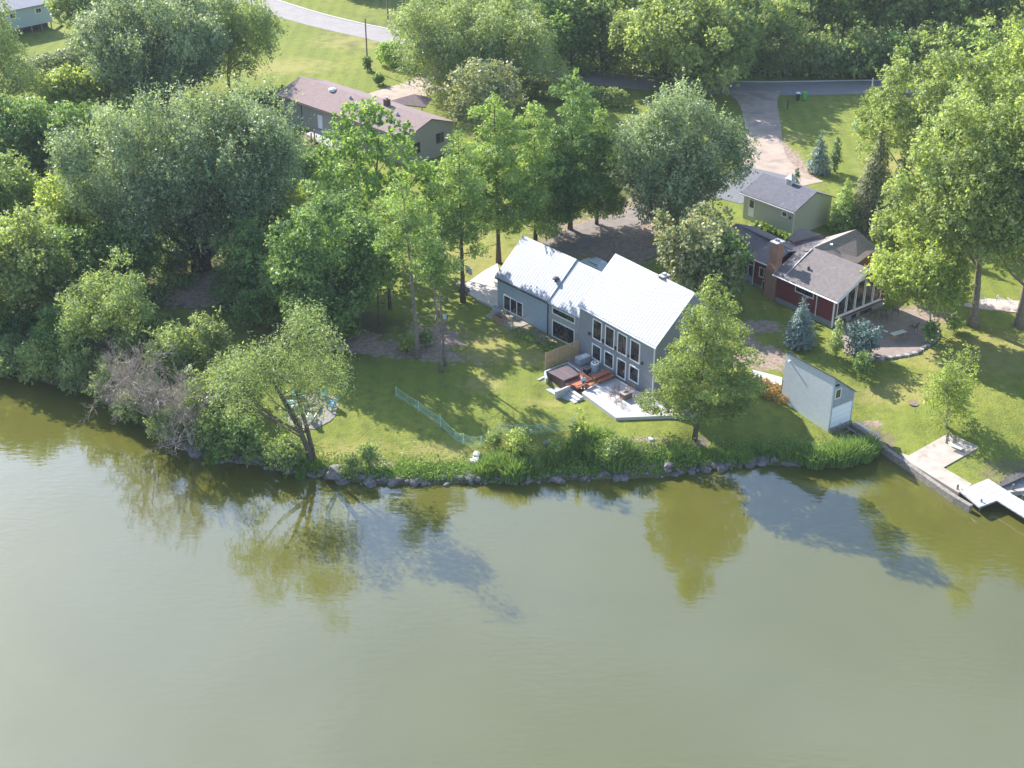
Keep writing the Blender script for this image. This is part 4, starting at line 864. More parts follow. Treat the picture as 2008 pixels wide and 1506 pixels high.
# ------------------------------------------------------------------ ranch house
RA = Fr((-13.93,178.56,2.75), -46)
ra = empty('ranch_house', RA(13,0,0), 'long low ranch house with brown shingle roof and grey brown siding beside the road lawn', 'house')
M_ran = striped('ranch siding', (.33,.30,.25), (.25,.225,.19), -46, .35, .94, .75, 'd', .04)
M_rro = mat('brown shingle', (.22,.155,.145), .9, .12, 2, spots=((.26,.19,.17), 3, .6), bump=.3)
gable_body(RA, ra, 0, 27.4, 4.3, 4.05, 5.5, M_ran, M_rro, ov=.45, ovu=.3, h0=-1.4)
PF_ = Fr(RA(7.2, 7.5, 0), 44)   # rear porch gable, seen over the ridge
mb = MB(); q = [P(752,201,6.2), P(811,184.5,6.7), P(835.5,210,5.6)]; mb.add([q[0], q[1], q[2], np.array(q[1])+np.array([2.5,2.5,-1.3]), q[0]-np.array([0,0,.15]), q[2]-np.array([0,0,.15])], [(0,1,2),(0,1,3),(1,2,3),(0,2,5,4)]); mb.build('porch_roof', M_rro, ra)
mb = MB(); b = np.array(P(828,221,2.8)); mb.tube([b, b+np.array([0,0,2.7])], .08, 6); mb.build('porch_post', M_oldwood, ra)
wd = window(RA, ra, 17.75, 18.75, 1.0, 2.95, 0, name='door', fw=.08); mb = MB(); RA.box(mb, 17.83, 18.67, -.03, -.013, 1.08, 2.87); mb.build('panel', M_white, wd)
mb = MB(); RA.box(mb, 22.3, 22.4, -.08, 0, .3, 3.8); mb.build('downspout', M_black, ra)
mb = MB(); RA.box(mb, -.3, 27.6, -.56, -.46, 3.74, 3.86); mb.build('gutter', mat('gutter brown', (.12,.09,.08), .6), ra)
# gable end windows (end faces u=0)
def gend(mb, v0, v1, h0, h1, o0, o1): c = [RA(-o, v, 0) for v, o in ((v0,o0),(v1,o0),(v1,o1),(v0,o1))]; z = RA.o[2]; mb.hexa([(p[0],p[1],z+h0) for p in c], [(p[0],p[1],z+h1) for p in c]); return mb
M_brf = mat('window frame brown', (.2,.17,.14), .7)
for v0, v1, h0, h1 in ((5.2,6.7,1.75,3.25),(1.1,2.3,1.35,2.9),(4.1,5.0,-1.0,-.4)):
    w_ = gend(MB(), v0, v1, h0, h1, -.01, .04).build('window', M_brf, ra); gend(MB(), v0+.1, v1-.1, h0+.1, h1-.1, .04, .05).build('pane', M_glass, w_)
mb = MB(); c = RA(8.6, 4.2, 5.1); mb.box(c, .7, .7, 1.3, -RA.a); chm = mb.build('chimney', mat('brown brick', (.16,.08,.06), .9, .2), ra); mb = MB(); mb.tube([c+np.array([0,0,1.3]), c+np.array([0,0,1.6])], [.16,.2], 8); mb.build('cap', M_metal, chm)
for u, v, r_ in ((19.6,3.6,.52),(15.2,3.2,.2),(5.2,3.0,.2)):
    c = RA(u, v, 4.05+1.45*v/4.3+.1); mb = MB(); mb.tube([c, c+np.array([0,0,.3]), c+np.array([0,0,.48])], [r_,r_,r_*.35], 14); mb.build('roof_vent', M_white if r_ > .3 else M_metal, ra)
# small deck by the ranch
rd = empty('ranch_deck', P(625,275,3), 'pale wooden deck with tall posts behind the ranch house among trees', 'deck')
mb = MB(); mb.prism([P(x, y, 3.3) for x, y in ((600,262),(625,252),(680,283),(655,300))], 3.1, 3.3); mb.build('platform', M_conc, rd)
for x, y in ((612,290),(618,284),(655,302)):
    b = np.array(G(x, y)); mb = MB(); mb.box(b, .18, .18, 2.2); mb.build('post', M_wood, rd)
slab('flat_stones', [(563,243),(580,236),(590,244),(572,252)], None, .4, M_conc, kind='structure')

# ------------------------------------------------------------------ blue grey raised house, top left
bl = Fr((*P(103,44,4.2)[:2], 4.2), -46)
a_ = np.array(P(32,57,4.0)); b_ = np.array(P(103,42,4.0)); dv = b_-a_; deg = math.degrees(math.atan2(-dv[0], -dv[1]))
bl = Fr((b_[0], b_[1], 2.9), deg); Lb = np.linalg.norm(dv[:2])
bh2 = empty('raised_house', bl(3,0,0), 'pale blue house raised on posts with grey roof at the top left corner', 'house')
M_bl = striped('blue siding', (.44,.52,.56), (.34,.40,.44), 0, .25, .9, .7, 'h', .04)
for fr_, D_ in ((bl, -4.5),):
    w_ = MB(); fr_.box(w_, 0, Lb+6, 0, 9, 1.1, 4.6); w_.build('wall', M_bl, bh2)
    r_ = MB(); q = [fr_(-.5,-.6,4.55), fr_(Lb+6.5,-.6,4.55), fr_(Lb+6.5,9.6,4.55), fr_(-.5,9.6,4.55)]; t_ = [fr_(4,4.5,6.3), fr_(Lb+2,4.5,6.3)]
    r_.add(q+t_+[x-np.array([0,0,.15]) for x in q], [(0,1,5,4),(1,2,5),(2,3,4,5),(3,0,4),(6,7,8,9),(0,1,7,6),(1,2,8,7),(2,3,9,8),(3,0,6,9)]); r_.build('roof', mat('grey shingle', (.33,.32,.34), .9, .1), bh2)
def bwin(u):
    w_ = MB(); bl.box(w_, u, u+1.3, -.05, 0, 3.0, 3.9); w_ = w_.build('window', M_white, bh2)
    for k in range(2): g_ = MB(); bl.box(g_, u+.1+.5*k, u+.55+.5*k, -.06, -.05, 3.1, 3.8); g_.build('pane', M_glass, w_)
bwin(1.8); bwin(6.8)
for k in range(5):
    g_ = MB(); bl.box(g_, .2+k*1.9, .36+k*1.9, .05, .21, -.8, 1.1); g_.build('post', M_oldwood, bh2)
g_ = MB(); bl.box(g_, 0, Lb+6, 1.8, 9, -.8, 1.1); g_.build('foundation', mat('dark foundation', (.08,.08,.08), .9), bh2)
g_ = MB(); g_.hexa([bl(-3,1,-.6), bl(-3,0,-.6), bl(0,0,1.0), bl(0,1,1.0)], [bl(-3,1,-.5), bl(-3,0,-.5), bl(0,0,1.1), bl(0,1,1.1)]); g_.build('stair', M_oldwood, bh2)

# ------------------------------------------------------------------ red house
rh = empty('red_house', P(1600,620,1.8), 'dark red house with brown shingle roofs, brick chimney and white framed gable windows', 'house')
M_red = striped('red siding', (.19,.028,.03), (.12,.018,.02), -38, .3, .92, .6, 'd', .08)
M_rsh = mat('shingle brown grey', (.25,.20,.175), .9, .12, 2.5, spots=((.19,.15,.14), 4, .58), bump=.3)
M_rsh2 = mat('shingle dark', (.17,.145,.14), .9, .15, 2.5, spots=((.23,.19,.17), 2, .6), bump=.3)
MH = Fr((*P(1631,641,1.95)[:2], 1.95), -38)   # near corner; u up-left along the red wall
Lm = 8.0; Wd = 8.4; he = 3.35; hp = 5.4
# lower (stone) storey + red wall + gable
mb = MB(); MH.box(mb, 0, Lm, 0, Wd, -.8, .55); mb.build('foundation', mat('foundation grey', (.23,.25,.25), .9, .15), rh)
mb = MB(); mb.add([MH(0,0,.55), MH(Lm,0,.55), MH(Lm,Wd,.55), MH(0,Wd,.55), MH(0,0,he), MH(Lm,0,he), MH(Lm,Wd,he), MH(0,Wd,he), MH(0,Wd/2,hp), MH(Lm,Wd/2,hp)],
  [(0,1,2,3),(0,1,5,4),(2,3,7,6),(0,4,8,7,3),(1,2,6,9,5),(4,5,9,8),(8,9,6,7)]); mb.build('wall', M_red, rh)
mb = MB()
for v0, vr, s in ((-.45, Wd/2, 1), (Wd+.45, Wd/2, -1)):
    e = he-(hp-he)/(Wd/2)*.45+.03; q = [MH(-.7,v0,e), MH(Lm+.3,v0,e), MH(Lm+.3,vr,hp+.03), MH(-.7,vr,hp+.03)]; mb.hexa(q, [x+np.array([0,0,.14]) for x in q])
mb.build('roof', M_rsh2, rh)
mb = MB()
for v0 in (-.47, Wd+.47):
    e = he-(hp-he)/(Wd/2)*.45+.02; mb.tube([MH(-.72,v0,e), MH(-.72,Wd/2,hp+.05)], .09, 4)
mb.tube([MH(-.72,-.47,he-.2), MH(Lm+.3,-.47,he-.2)], .09, 4); mb.build('fascia', M_white, rh)
def mend(mb, v0, v1, h0, h1, o0, o1, h1b=None):
    c = [(v0,o0),(v1,o0),(v1,o1),(v0,o1)]; tp = [h1, h1b if h1b else h1, h1b if h1b else h1, h1]
    mb.hexa([MH(-o, v, h0) for v, o in c], [MH(-o, v, t) for (v, o), t in zip(c, tp)]); return mb
sl = (hp-he)/(Wd/2)
for i in range(5):
    v0 = .5+i*1.45; v1 = v0+1.3; vm = lambda v: he+sl*(v if v < Wd/2 else Wd-v)-.45
    w_ = mend(MB(), v0, v1, 1.0, min(vm(v0), 4.4), .0, .05, min(vm(v1), 4.4)).build('window', M_white, rh)
    mend(MB(), v0+.12, v1-.12, 1.14, min(vm(v0+.12), 4.3)-.14, .05, .06, min(vm(v1-.12), 4.3)-.14).build('pane', M_glass, w_)
mend(MB(), .3, 7.9, .86, .99, 0, .08).build('sill', M_white, rh)
for v0, v1 in ((1.2,2.2),(3.0,3.9),(4.4,6.4)):
    w_ = mend(MB(), v0, v1, -.55, .5, 0, .04).build('lower_window', M_brf, rh); mend(MB(), v0+.1, v1-.1, -.5, .42, .04, .05).build('pane', M_glass, w_)
mend(MB(), -.06, .08, -.8, he-.1, -.08, .05).build('corner_trim', M_white, rh)
window(MH, rh, 2.8, 5.4, 2.15, 2.9, 1, frame=M_white, fw=.1)
mb = MB(); MH.box(mb, 2.3, 2.38, -.07, 0, .4, 3.1); mb.build('downspout', M_white, rh)
mb = MB(); mb.tube([MH(5.2,1.6,he+sl*1.6), MH(5.2,1.6,he+sl*1.6+.5)], .14, 8); mb.build('roof_vent', M_black, rh)
for c_ in (MH(7.0,7.2,hp-.9),):
    mb = MB(); mb.tube([c_, c_+np.array([0,0,.7])], .2, 10); mb.build('roof_vent', M_white, rh)
mb = MB(); mb.tube([MH(6.9,-.2,he+.05), MH(6.9,3.9,hp+.12)], .06, 5); mb.build('flashing', M_metal, rh)
hpn = empty('heat_pump', P(1603,630,1.8), 'white wall mounted heat pump unit low on the red house wall', 'heat pump')
mb = MB(); MH.box(mb, 3.05, 4.1, -.5, -.15, .0, .95); mb.build('casing', M_white, hpn, bevel=.03)
fp_ = MH(3.7,-.51,.48); mb = MB(); mb.tube([fp_, MH(3.7,-.53,.48)], .3, 14); mb.build('fan_grille', M_black, hpn)
mb = MB(); MH.box(mb, 3.1, 4.05, -.45, 0, -.1, -.02); mb.build('bracket', M_metal, hpn)
# chimney
cc = MH(9.0, 1.2, 0); mb = MB(); mb.add([MH(8.1,-.1,-.8), MH(9.7,-.1,-.8), MH(9.7,1.0,-.8), MH(8.1,1.0,-.8), MH(8.1,-.1,3.4), MH(9.7,-.1,3.4), MH(9.7,1.0,3.4), MH(8.1,1.0,3.4), MH(8.35,.05,4.1), MH(9.45,.05,4.1), MH(9.45,.9,4.1), MH(8.35,.9,4.1), MH(8.35,.05,6.5), MH(9.45,.05,6.5), MH(9.45,.9,6.5), MH(8.35,.9,6.5)],
  [(0,1,2,3),(0,1,5,4),(1,2,6,5),(2,3,7,6),(3,0,4,7),(4,5,9,8),(5,6,10,9),(6,7,11,10),(7,4,8,11),(8,9,13,12),(9,10,14,13),(10,11,15,14),(11,8,12,15),(12,13,14,15)])
ch2 = mb.build('chimney', brick('chimney brick', (.40,.19,.12), (.30,.14,.09), (.33,.27,.22), 5, .5, .25, .85, -38), rh)
mb = MB(); mb.box(MH(8.9,.48,6.5), 1.3, 1.05, .14, -MH.a); mb.build('cap', M_conc2, ch2); mb = MB(); mb.tube([MH(8.75,.48,6.64), MH(8.75,.48,6.9)], .14, 8); mb.tube([MH(9.1,.48,6.64), MH(9.1,.48,6.85)], .14, 8); mb.build('flue', M_oldwood, ch2)
# low left wing
MH2 = Fr(MH(9.9,1.2,0), -38)
mb = MB(); MH2.box(mb, 0, 2.6, 0, 5.5, .3, 3.2); mb.build('wall', M_red, rh); mb = MB(); MH2.box(mb, 2.61, 9, 1.2, 6.5, .3, 2.9); mb.build('wall', M_red, rh)
mb = MB(); MH2.box(mb, 0, 9, .0, 6.4, -.8, .3); mb.build('foundation', mat('foundation grey wing', (.23,.25,.25), .9, .15), rh)
mb = MB(); q = [MH2(-.2,-.35,3.15), MH2(3.0,-.35,3.15), MH2(3.0,2.8,4.3), MH2(-.2,2.8,4.3)]; mb.hexa(q, [x+np.array([0,0,.13]) for x in q])
q = [MH2(2.7,.8,2.85), MH2(9.5,.8,2.85), MH2(9.5,4.0,3.95), MH2(2.7,4.0,3.95)]; mb.hexa(q, [x+np.array([0,0,.13]) for x in q])
q = [MH2(-.2,2.85,4.3), MH2(9.5,4.05,3.95), MH2(9.5,7.2,2.8), MH2(-.2,6.4,2.9)]; mb.hexa(q, [x+np.array([0,0,.13]) for x in q]); mb.build('roof', M_rsh2, rh)
mb = MB(); mb.tube([MH2(-.2,-.37,3.18), MH2(3.0,-.37,3.18)], .08, 4); mb.tube([MH2(2.6,-.03,-.1), MH2(2.6,-.03,3.1)], .07, 4); mb.tube([MH2(2.7,.78,2.9), MH2(9.5,.78,2.9)], .08, 4); mb.build('fascia', M_white, rh)
window(MH2, rh, 1.0, 1.8, 1.3, 2.5, 0, frame=M_white, fw=.1); window(MH2, rh, .1, 1.2, -.1, 1.1, 0, frame=M_white, fw=.09); window(MH2, rh, 3.4, 4.5, .2, 1.6, 0, frame=M_white, fw=.09, v=1.2)
# rear cross wing with hip roof (long ridge running away to the right)
def surf(name, pts, m, th=.14):
    t = [np.array(P(*p)) for p in pts]; n = len(t); mb = MB(); mb.add([p-np.array([0,0,th]) for p in t]+t, [tuple(range(n))[::-1], tuple(range(n, 2*n))]+[(i, (i+1) % n, n+(i+1) % n, n+i) for i in range(n)]); return mb.build(name, m, rh)
surf('rear_roof', [(1583,491,7.35),(1678.5,449.5,7.35),(1722,486,5.6),(1682,516,5.6)], M_rsh)
surf('rear_roof', [(1583,491,7.35),(1678.5,449.5,7.35),(1613,467,5.9),(1531,493,5.9)], mat('shingle sunlit side', (.36,.29,.25), .9, .1, 2.5, bump=.3))  # same shingle in a paler copy: sunlight painted onto the slope facing it
surf('rear_roof', [(1545,467,5.3),(1567.5,445.5,6.6),(1609,459.5,6.6),(1620,467,6.2),(1556,475,5.3)], M_rsh)
mb = MB(); q = [P(1535,497,5.6), P(1583,494,5.6), P(1676,516,5.4), P(1715,487,5.4), P(1668,456,5.4), P(1612,468,5.6), P(1550,470,5.2)]; mb.prism(q, 2.0, 5.2); mb.build('wall', M_red, rh)
tag(slab('brick_patio', [(1642,640),(1700,610),(1790,608),(1836,640),(1832,662),(1800,690),(1755,698),(1690,702),(1655,690)], None, .6, mat('patio pavers', (.27,.21,.185), .9, .15, 1.5)), kind='structure')
rw = empty('stone_edging', P(1760,695,1.9), 'curved low stone wall edging the brown patio below the red house', 'wall')
ar = [(1690,704),(1730,703),(1762,699),(1795,692),(1820,676),(1838,661),(1836,642)]; ar = smooth([P(x, y, SZ['brick_patio']) for x, y in ar], 6)
for i, p in enumerate(ar):
    mb = MB(); mb.box((p[0]+random.uniform(-.05,.05), p[1]+random.uniform(-.05,.05), gz1(p[0], p[1])-.2), random.uniform(.38,.5), random.uniform(.32,.42), .2+SZ['brick_patio']-gz1(p[0], p[1])+random.uniform(.06,.16), random.uniform(-.5,.5)); mb.build('stone', M_rock if i % 3 else M_conc2, rw, bevel=.04)
slab('neighbour_path', [(1880,598),(1935,585),(2000,590),(2060,600),(2060,622),(1990,612),(1930,606)], None, .5, mat('pink pavers', (.50,.38,.33), .9, .15), kind='structure')
tb = empty('picnic_bench', P(1760,665,SZ['brick_patio']), 'low table with pale top standing alone on the brown patio', 'table')
t0 = np.array(P(1760,664,SZ['brick_patio'])); mb = MB(); mb.box(t0+np.array([0,0,.68]), 1.7, .6, .06, .5); mb.build('tabletop', mat('pale board', (.62,.58,.52), .7, .1), tb)
for k in (-1, 1):
    q = t0+np.array([math.cos(.5)*.65*k, math.sin(.5)*.65*k, 0]); mb = MB(); mb.box(q, .08, .5, .68, .5); mb.build('leg', M_wood, tb)
for i, (x, y, l_) in enumerate(((1732,630,'dark lounge chair left of centre on the shaded brown patio'),(1755,618,'dark lounge chair nearest the house door on the shaded patio'),(1712,622,'dark lounge chair closest to the gable windows on the shaded patio'),(1790,650,'dark lounge chair beside the stone edging of the shaded patio'))):
    p = np.array(P(x, y, SZ['brick_patio'])); r = empty('lounge_chair', p, l_, 'chair', 'dark chairs on the shaded patio'); wirechair(r, p, i*1.3, M_black, s=1.25)
for i, (x, y, l_) in enumerate(((1925,598,'white outdoor chair left on the pink paved terrace behind the big trunk'),(1960,600,'white outdoor chair in the middle of the pink paved terrace'),(1982,603,'white outdoor chair at the right end of the pink paved terrace'))):
    p = np.array(P(x, y, SZ['neighbour_path'])); r = empty('garden_chair', p, l_, 'chair', 'white chairs on the terrace'); wirechair(r, p, i*.9, M_white, s=1.2)

# ------------------------------------------------------------------ small things
def pole(name, bx, by, tx, ty, label, r=.14, m=BARKG, arm=False, cat='utility pole'):
    B = G(bx, by); zc = depth(B); lo, hi = .3, 40
    for _ in range(40):
        md = (lo+hi)/2
        if proj(B+np.array([0, 0, md]))[1] > ty: lo = md
        else: hi = md
    root = empty(name, B, label, cat); mb = MB(); mb.tube([B-np.array([0,0,.3]), B+np.array([0,0,lo])], [r, r*.7], 8); mb.build('post', m, root)
    mb = MB(); mb.tube([B+np.array([0,0,lo]), B+np.array([0,0,lo+.12])], [r*.8, r*.3], 8); mb.build('cap', M_metal, root)
    if arm: mb = MB(); mb.box(B+np.array([0,0,lo-.6]), 1.6, .12, .12, .4); mb.build('crossarm', m, root)
    return root, lo
pole('utility_pole', 721, 136, 715, 36, 'bare wooden utility pole with a bush at its foot on the road lawn')
pole('utility_pole', 761, 40, 757, -40, 'wooden utility pole across the road at the top edge', .17)
pole('utility_pole', 1702, 236, 1711, 154, 'pale grey pole rising behind the small fir by the road', .12, BARKP)
mbx = empty('mailbox_post', G(1544,214), 'short dark wooden mailbox post by the gravel driveway entrance', 'post'); g_ = G(1544,214)
mb = MB(); mb.box(g_, .18, .18, 1.6, .3); mb.build('post', BARK, mbx); mb = MB(); mb.box(g_+np.array([0,0,1.6]), .24, .24, .06, .3); mb.build('cap', M_oldwood, mbx)
def bin_(x, y, body, lid, label):
    g_ = G(x, y); r = empty('trash_bin', g_, label, 'trash bin'); mb = MB(); q = [(-.28,-.3),(.28,-.3),(.28,.3),(-.28,.3)]
    mb.hexa([(g_[0]+a*.85, g_[1]+b*.85, g_[2]+.05) for a, b in q], [(g_[0]+a*1.1, g_[1]+b*1.1, g_[2]+1.1) for a, b in q]); mb.build('body', body, r, bevel=.02)
    mb = MB(); mb.hexa([(g_[0]+a*1.15, g_[1]+b*1.2, g_[2]+1.1) for a, b in q], [(g_[0]+a*1.05, g_[1]+b*1.05, g_[2]+1.25) for a, b in q]); mb.build('lid', lid, r, bevel=.02)
    for k in (-1, 1): mb = MB(); mb.tube([g_+np.array([.2*k-.03,.33,.12]), g_+np.array([.2*k+.03,.33,.12])], .12, 10); mb.build('wheel', M_black, r)
M_grn = mat('bin green', (.10,.42,.10), .5, .03)
bin_(1564, 197, M_black, M_white, 'black trash bin with a white lid at the roadside'); bin_(1577, 196, M_grn, M_grn, 'bright green trash bin next to the black one at the roadside')
by_ = G(1682,258); r = empty('blue_barrel', by_, 'blue barrel half hidden beside the brown spruce on the front lawn', 'barrel'); mb = MB(); mb.tube([by_, by_+np.array([0,0,.2]), by_+np.array([0,0,.8]), by_+np.array([0,0,1.3])], [.5,.6,.6,.5], 14); mb.build('drum', mat('barrel blue', (.16,.33,.46), .5), r, smooth=False); mb = MB(); mb.tube([by_+np.array([0,0,1.3]), by_+np.array([0,0,1.36])], .42, 14); mb.build('lid', M_metal, r)
# basketball hoop
hb = G(911,584); r = empty('basketball_hoop', hb, 'basketball hoop with white board on a thin black pole at the side patio edge', 'basketball hoop')
mb = MB(); mb.tube([hb, hb+np.array([0,0,2.6]), hb+np.array([.45,.25,3.2])], .06, 7); mb.build('pole', M_black, r); mb = MB(); mb.box(hb+np.array([.5,.3,2.75]), 1.15, .06, .8, -.9); mb.build('backboard', M_white, r)
mb = MB(); c = hb+np.array([.72,.1,2.9]); mb.tube([c+np.array([.22*math.cos(t),.22*math.sin(t),0]) for t in np.linspace(0,6.28,14)], .02, 5); mb.build('rim', mat('rim orange', (.6,.15,.04), .5), r)
# feeder pole
hb = G(873,650); r = empty('bird_feeder', hb, 'small pale bird feeder on a thin pole under the tall pines', 'bird feeder'); mb = MB(); mb.tube([hb, hb+np.array([0,0,1.5])], .03, 5); mb.build('pole', M_oldwood, r)
mb = MB(); mb.box(hb+np.array([0,0,1.5]), .3, .3, .35); mb.build('box', mat('feeder pale', (.55,.66,.62), .6), r); mb = MB(); mb.add([hb+np.array([-.22,-.22,1.85]), hb+np.array([.22,-.22,1.85]), hb+np.array([.22,.22,1.85]), hb+np.array([-.22,.22,1.85]), hb+np.array([0,0,2.05])], [(0,1,2,3),(0,1,4),(1,2,4),(2,3,4),(3,0,4)]); mb.build('roof', M_metal, r)
# netting fence
M_net = bpy.data.materials.new('garden net'); M_net.use_nodes = True; n = M_net.node_tree; b = n.nodes['Principled BSDF']; b.inputs['Base Color'].default_value = (.36,.58,.52,1); b.inputs['Roughness'].default_value = .7
tr = n.nodes.new('ShaderNodeBsdfTransparent'); ms = n.nodes.new('ShaderNodeMixShader')
g_ = n.nodes.new('ShaderNodeNewGeometry'); sp = n.nodes.new('ShaderNodeTexNoise'); sp.inputs['Scale'].default_value = 1.2; n.links.new(g_.outputs['Position'], sp.inputs['Vector']); mr = n.nodes.new('ShaderNodeMapRange'); mr.inputs[1].default_value = .35; mr.inputs[2].default_value = .65; mr.inputs[3].default_value = .16; mr.inputs[4].default_value = .36
n.links.new(sp.outputs[0], mr.inputs[0]); n.links.new(mr.outputs[0], ms.inputs[0]); n.links.new(tr.outputs[0], ms.inputs[1]); n.links.new(b.outputs[0], ms.inputs[2]); n.links.new(ms.outputs[0], n.nodes['Material Output'].inputs[0])
nf = empty('netting_fence', G(860,850), 'sagging blue green garden netting fence on thin stakes across the lower lawn', 'fence')
NP_ = [(777,778),(821,807),(864,837),(892,863),(909,870.5),(944,875),(981,853),(1020,852),(1061,851),(1095,846),(1127,838)]; NPW = [G(x, y) for x, y in NP_]
for i, p in enumerate(NPW):
    if i in (3, 7, 9): continue
    mb = MB(); mb.tube([p, p+np.array([0,0,1.12])], .03, 5); mb.build('stake', mat('stake pale', (.45,.6,.55), .7) if i == 0 else bpy.data.materials['stake pale'], nf)
nm = MB(); fine = smooth(NPW, 6); nk = len(fine)
for lay in range(1):
    vs = []
    for i, p in enumerate(fine):
        z = gz1(p[0], p[1]); s = .12*math.sin(i*1.3)*math.sin(i*.37); sag = .12*abs(math.sin(math.pi*(i % 6)/6)); wob = np.array([math.sin(i*.9)*.10, math.cos(i*1.1)*.10])
        for j in range(5):
            t = j/4; vs.append((p[0]+wob[0]*math.sin(t*3.14)*1.2, p[1]+wob[1]*math.sin(t*3.14)*1.2, z+.02+(1.05-sag)*t))
    nm.add(vs, [(i*5+j, i*5+j+1, (i+1)*5+j+1, (i+1)*5+j) for i in range(nk-1) for j in range(4)])
nm.build('net', M_net, nf)
mb = MB(); mb.tube([np.array(vs[i*5+4]) for i in range(nk)], .010, 3, False); mb.tube([np.array(vs[i*5+1]) for i in range(0, nk)], .008, 3, False); mb.build('top_cord', bpy.data.materials['stake pale'], nf)
# fire pit circle with chairs
fpc = G(612,803); mb = MB(); nn = 28; zf = gz1(fpc[0], fpc[1])
ringp = [(fpc[0]+2.5*math.cos(2*math.pi*i/nn)*(1+.05*math.sin(i*3)), fpc[1]+2.9*math.sin(2*math.pi*i/nn)*(1+.05*math.cos(i*2))) for i in range(nn)]
mb.add([(x, y, gz1(x, y)+.05) for x, y in ringp]+[(fpc[0], fpc[1], zf+.06)], [(i, (i+1) % nn, nn) for i in range(nn)]); tag(mb.build('gravel_circle', mat('gravel grey', (.28,.25,.23), .95, .25, 8, bump=.6)), kind='structure')
r = empty('fire_pit', fpc, 'ring of stones forming the fire pit on the gravel circle', 'fire pit')
for i in range(12):
    t = i/12*6.283; mb = MB(); mb.box((fpc[0]+.7*math.cos(t), fpc[1]+.7*math.sin(t), zf+.05), .34, .26, .28, t+1.57); mb.build('stone', M_rock, r, bevel=.04)
def adk(x, y, ang, m, label):
    p = np.array(G(x, y)); r = empty('adirondack_chair', p, label, 'chair', 'adirondack chairs around the fire pit'); ca, sa = math.cos(ang), math.sin(ang); T = lambda a, b, c: np.array([p[0]+ca*a-sa*b, p[1]+sa*a+ca*b, p[2]+c])
    q = MB(); q.hexa([T(-.3,-.35,.36), T(.3,-.35,.36), T(.3,.25,.24), T(-.3,.25,.24)], [T(-.3,-.35,.40), T(.3,-.35,.40), T(.3,.25,.28), T(-.3,.25,.28)]); q.build('seat', m, r)
    q = MB()
    for k in range(5): u = -.26+.13*k; hh = 1.0-.05*abs(k-2); q.hexa([T(u-.055,.22,.26), T(u+.055,.22,.26), T(u+.055,.26,.26), T(u-.055,.26,.26)], [T(u-.06,.5,hh), T(u+.06,.5,hh), T(u+.06,.54,hh), T(u-.06,.54,hh)])
    q.build('backrest', m, r)
    for s in (-1, 1):
        q = MB(); q.hexa([T(.36*s-.07,-.4,.56), T(.36*s+.07,-.4,.56), T(.36*s+.07,.4,.54), T(.36*s-.07,.4,.54)], [T(.36*s-.07,-.4,.6), T(.36*s+.07,-.4,.6), T(.36*s+.07,.4,.58), T(.36*s-.07,.4,.58)]); q.build('armrest', m, r)
        q = MB(); q.hexa([T(.31*s-.03,-.36,0), T(.31*s+.03,-.36,0), T(.31*s+.03,-.26,0), T(.31*s-.03,-.26,0)], [T(.31*s-.03,-.36,.56), T(.31*s+.03,-.36,.56), T(.31*s+.03,-.26,.56), T(.31*s-.03,-.26,.56)]); q.build('leg', m, r)
        q = MB(); q.hexa([T(.31*s-.03,.3,0), T(.31*s+.03,.3,0), T(.31*s+.03,.42,0), T(.31*s-.03,.42,0)], [T(.31*s-.03,.2,.55), T(.31*s+.03,.2,.55), T(.31*s+.03,.3,.55), T(.31*s-.03,.3,.55)]); q.build('leg', m, r)
M_cb = mat('chair blue', (.03,.25,.50), .5); M_ct = mat('chair teal', (.12,.38,.40), .5); M_ca = mat('chair aqua', (.25,.52,.60), .5)
adk(650,800,-1.7,M_cb,'bright blue adirondack chair at the right of the gravel circle'); adk(633,778,-.7,M_ct,'teal adirondack chair at the back right of the gravel circle'); adk(584,780,.5,M_ct,'teal adirondack chair at the back left of the gravel circle behind branches'); adk(572,800,1.6,M_ca,'pale aqua adirondack chair at the left of the gravel circle'); adk(612,824,3.1,M_white,'white adirondack chair at the lake side of the gravel circle')
# parked car behind the main house
def car(x, y, z, ang, col, label):
    p = np.array(P(x, y, z)); p[2] = z; ca, sa = math.cos(ang), math.sin(ang); T = lambda a, b, c: np.array([p[0]+ca*a-sa*b, p[1]+sa*a+ca*b, p[2]+c]); r = empty('parked_car', p, label, 'car')
    prof = [(-2.2,.35),(-2.25,.75),(-2.05,.95),(-1.25,1.0),(-.75,1.42),(.75,1.45),(1.5,1.05),(2.2,.85),(2.28,.45),(2.2,.3)]; mb = MB(); n = len(prof)
    mb.add([T(a, -.86 if c < 1.1 else -.68, c) for a, c in prof]+[T(a, .86 if c < 1.1 else .68, c) for a, c in prof], [tuple(range(n)), tuple(range(n, 2*n))[::-1]]+[(i, (i+1) % n, n+(i+1) % n, n+i) for i in range(n)]); mb.build('body', mat(label[:12], col, .3, .02, metal=.3), r, bevel=.05)
    for s in (-1, 1):
        mb = MB(); mb.add([T(-1.1,.80*s,1.06), T(1.3,.80*s,1.08), T(.72,.72*s,1.38), T(-.72,.72*s,1.36)], [(0,1,2,3)]); mb.build('side_window', M_glass, r)
        for a in (-1.4, 1.4): mb = MB(); mb.tube([T(a,.72*s,.33), T(a,.90*s,.33)], .33, 14); mb.build('wheel', M_black, r)
    mb = MB(); mb.add([T(.80,-.62,1.46), T(.80,.62,1.46), T(1.46,.72,1.10), T(1.46,-.72,1.10)], [(0,1,2,3)]); mb.build('windscreen', M_glass, r)
car(1170, 534, 2.75, 2.3, (.5,.54,.54), 'silver green car parked behind the middle wing of the grey house')
# ------------------------------------------------------------------ trees, nearest groups first
T_ = tree
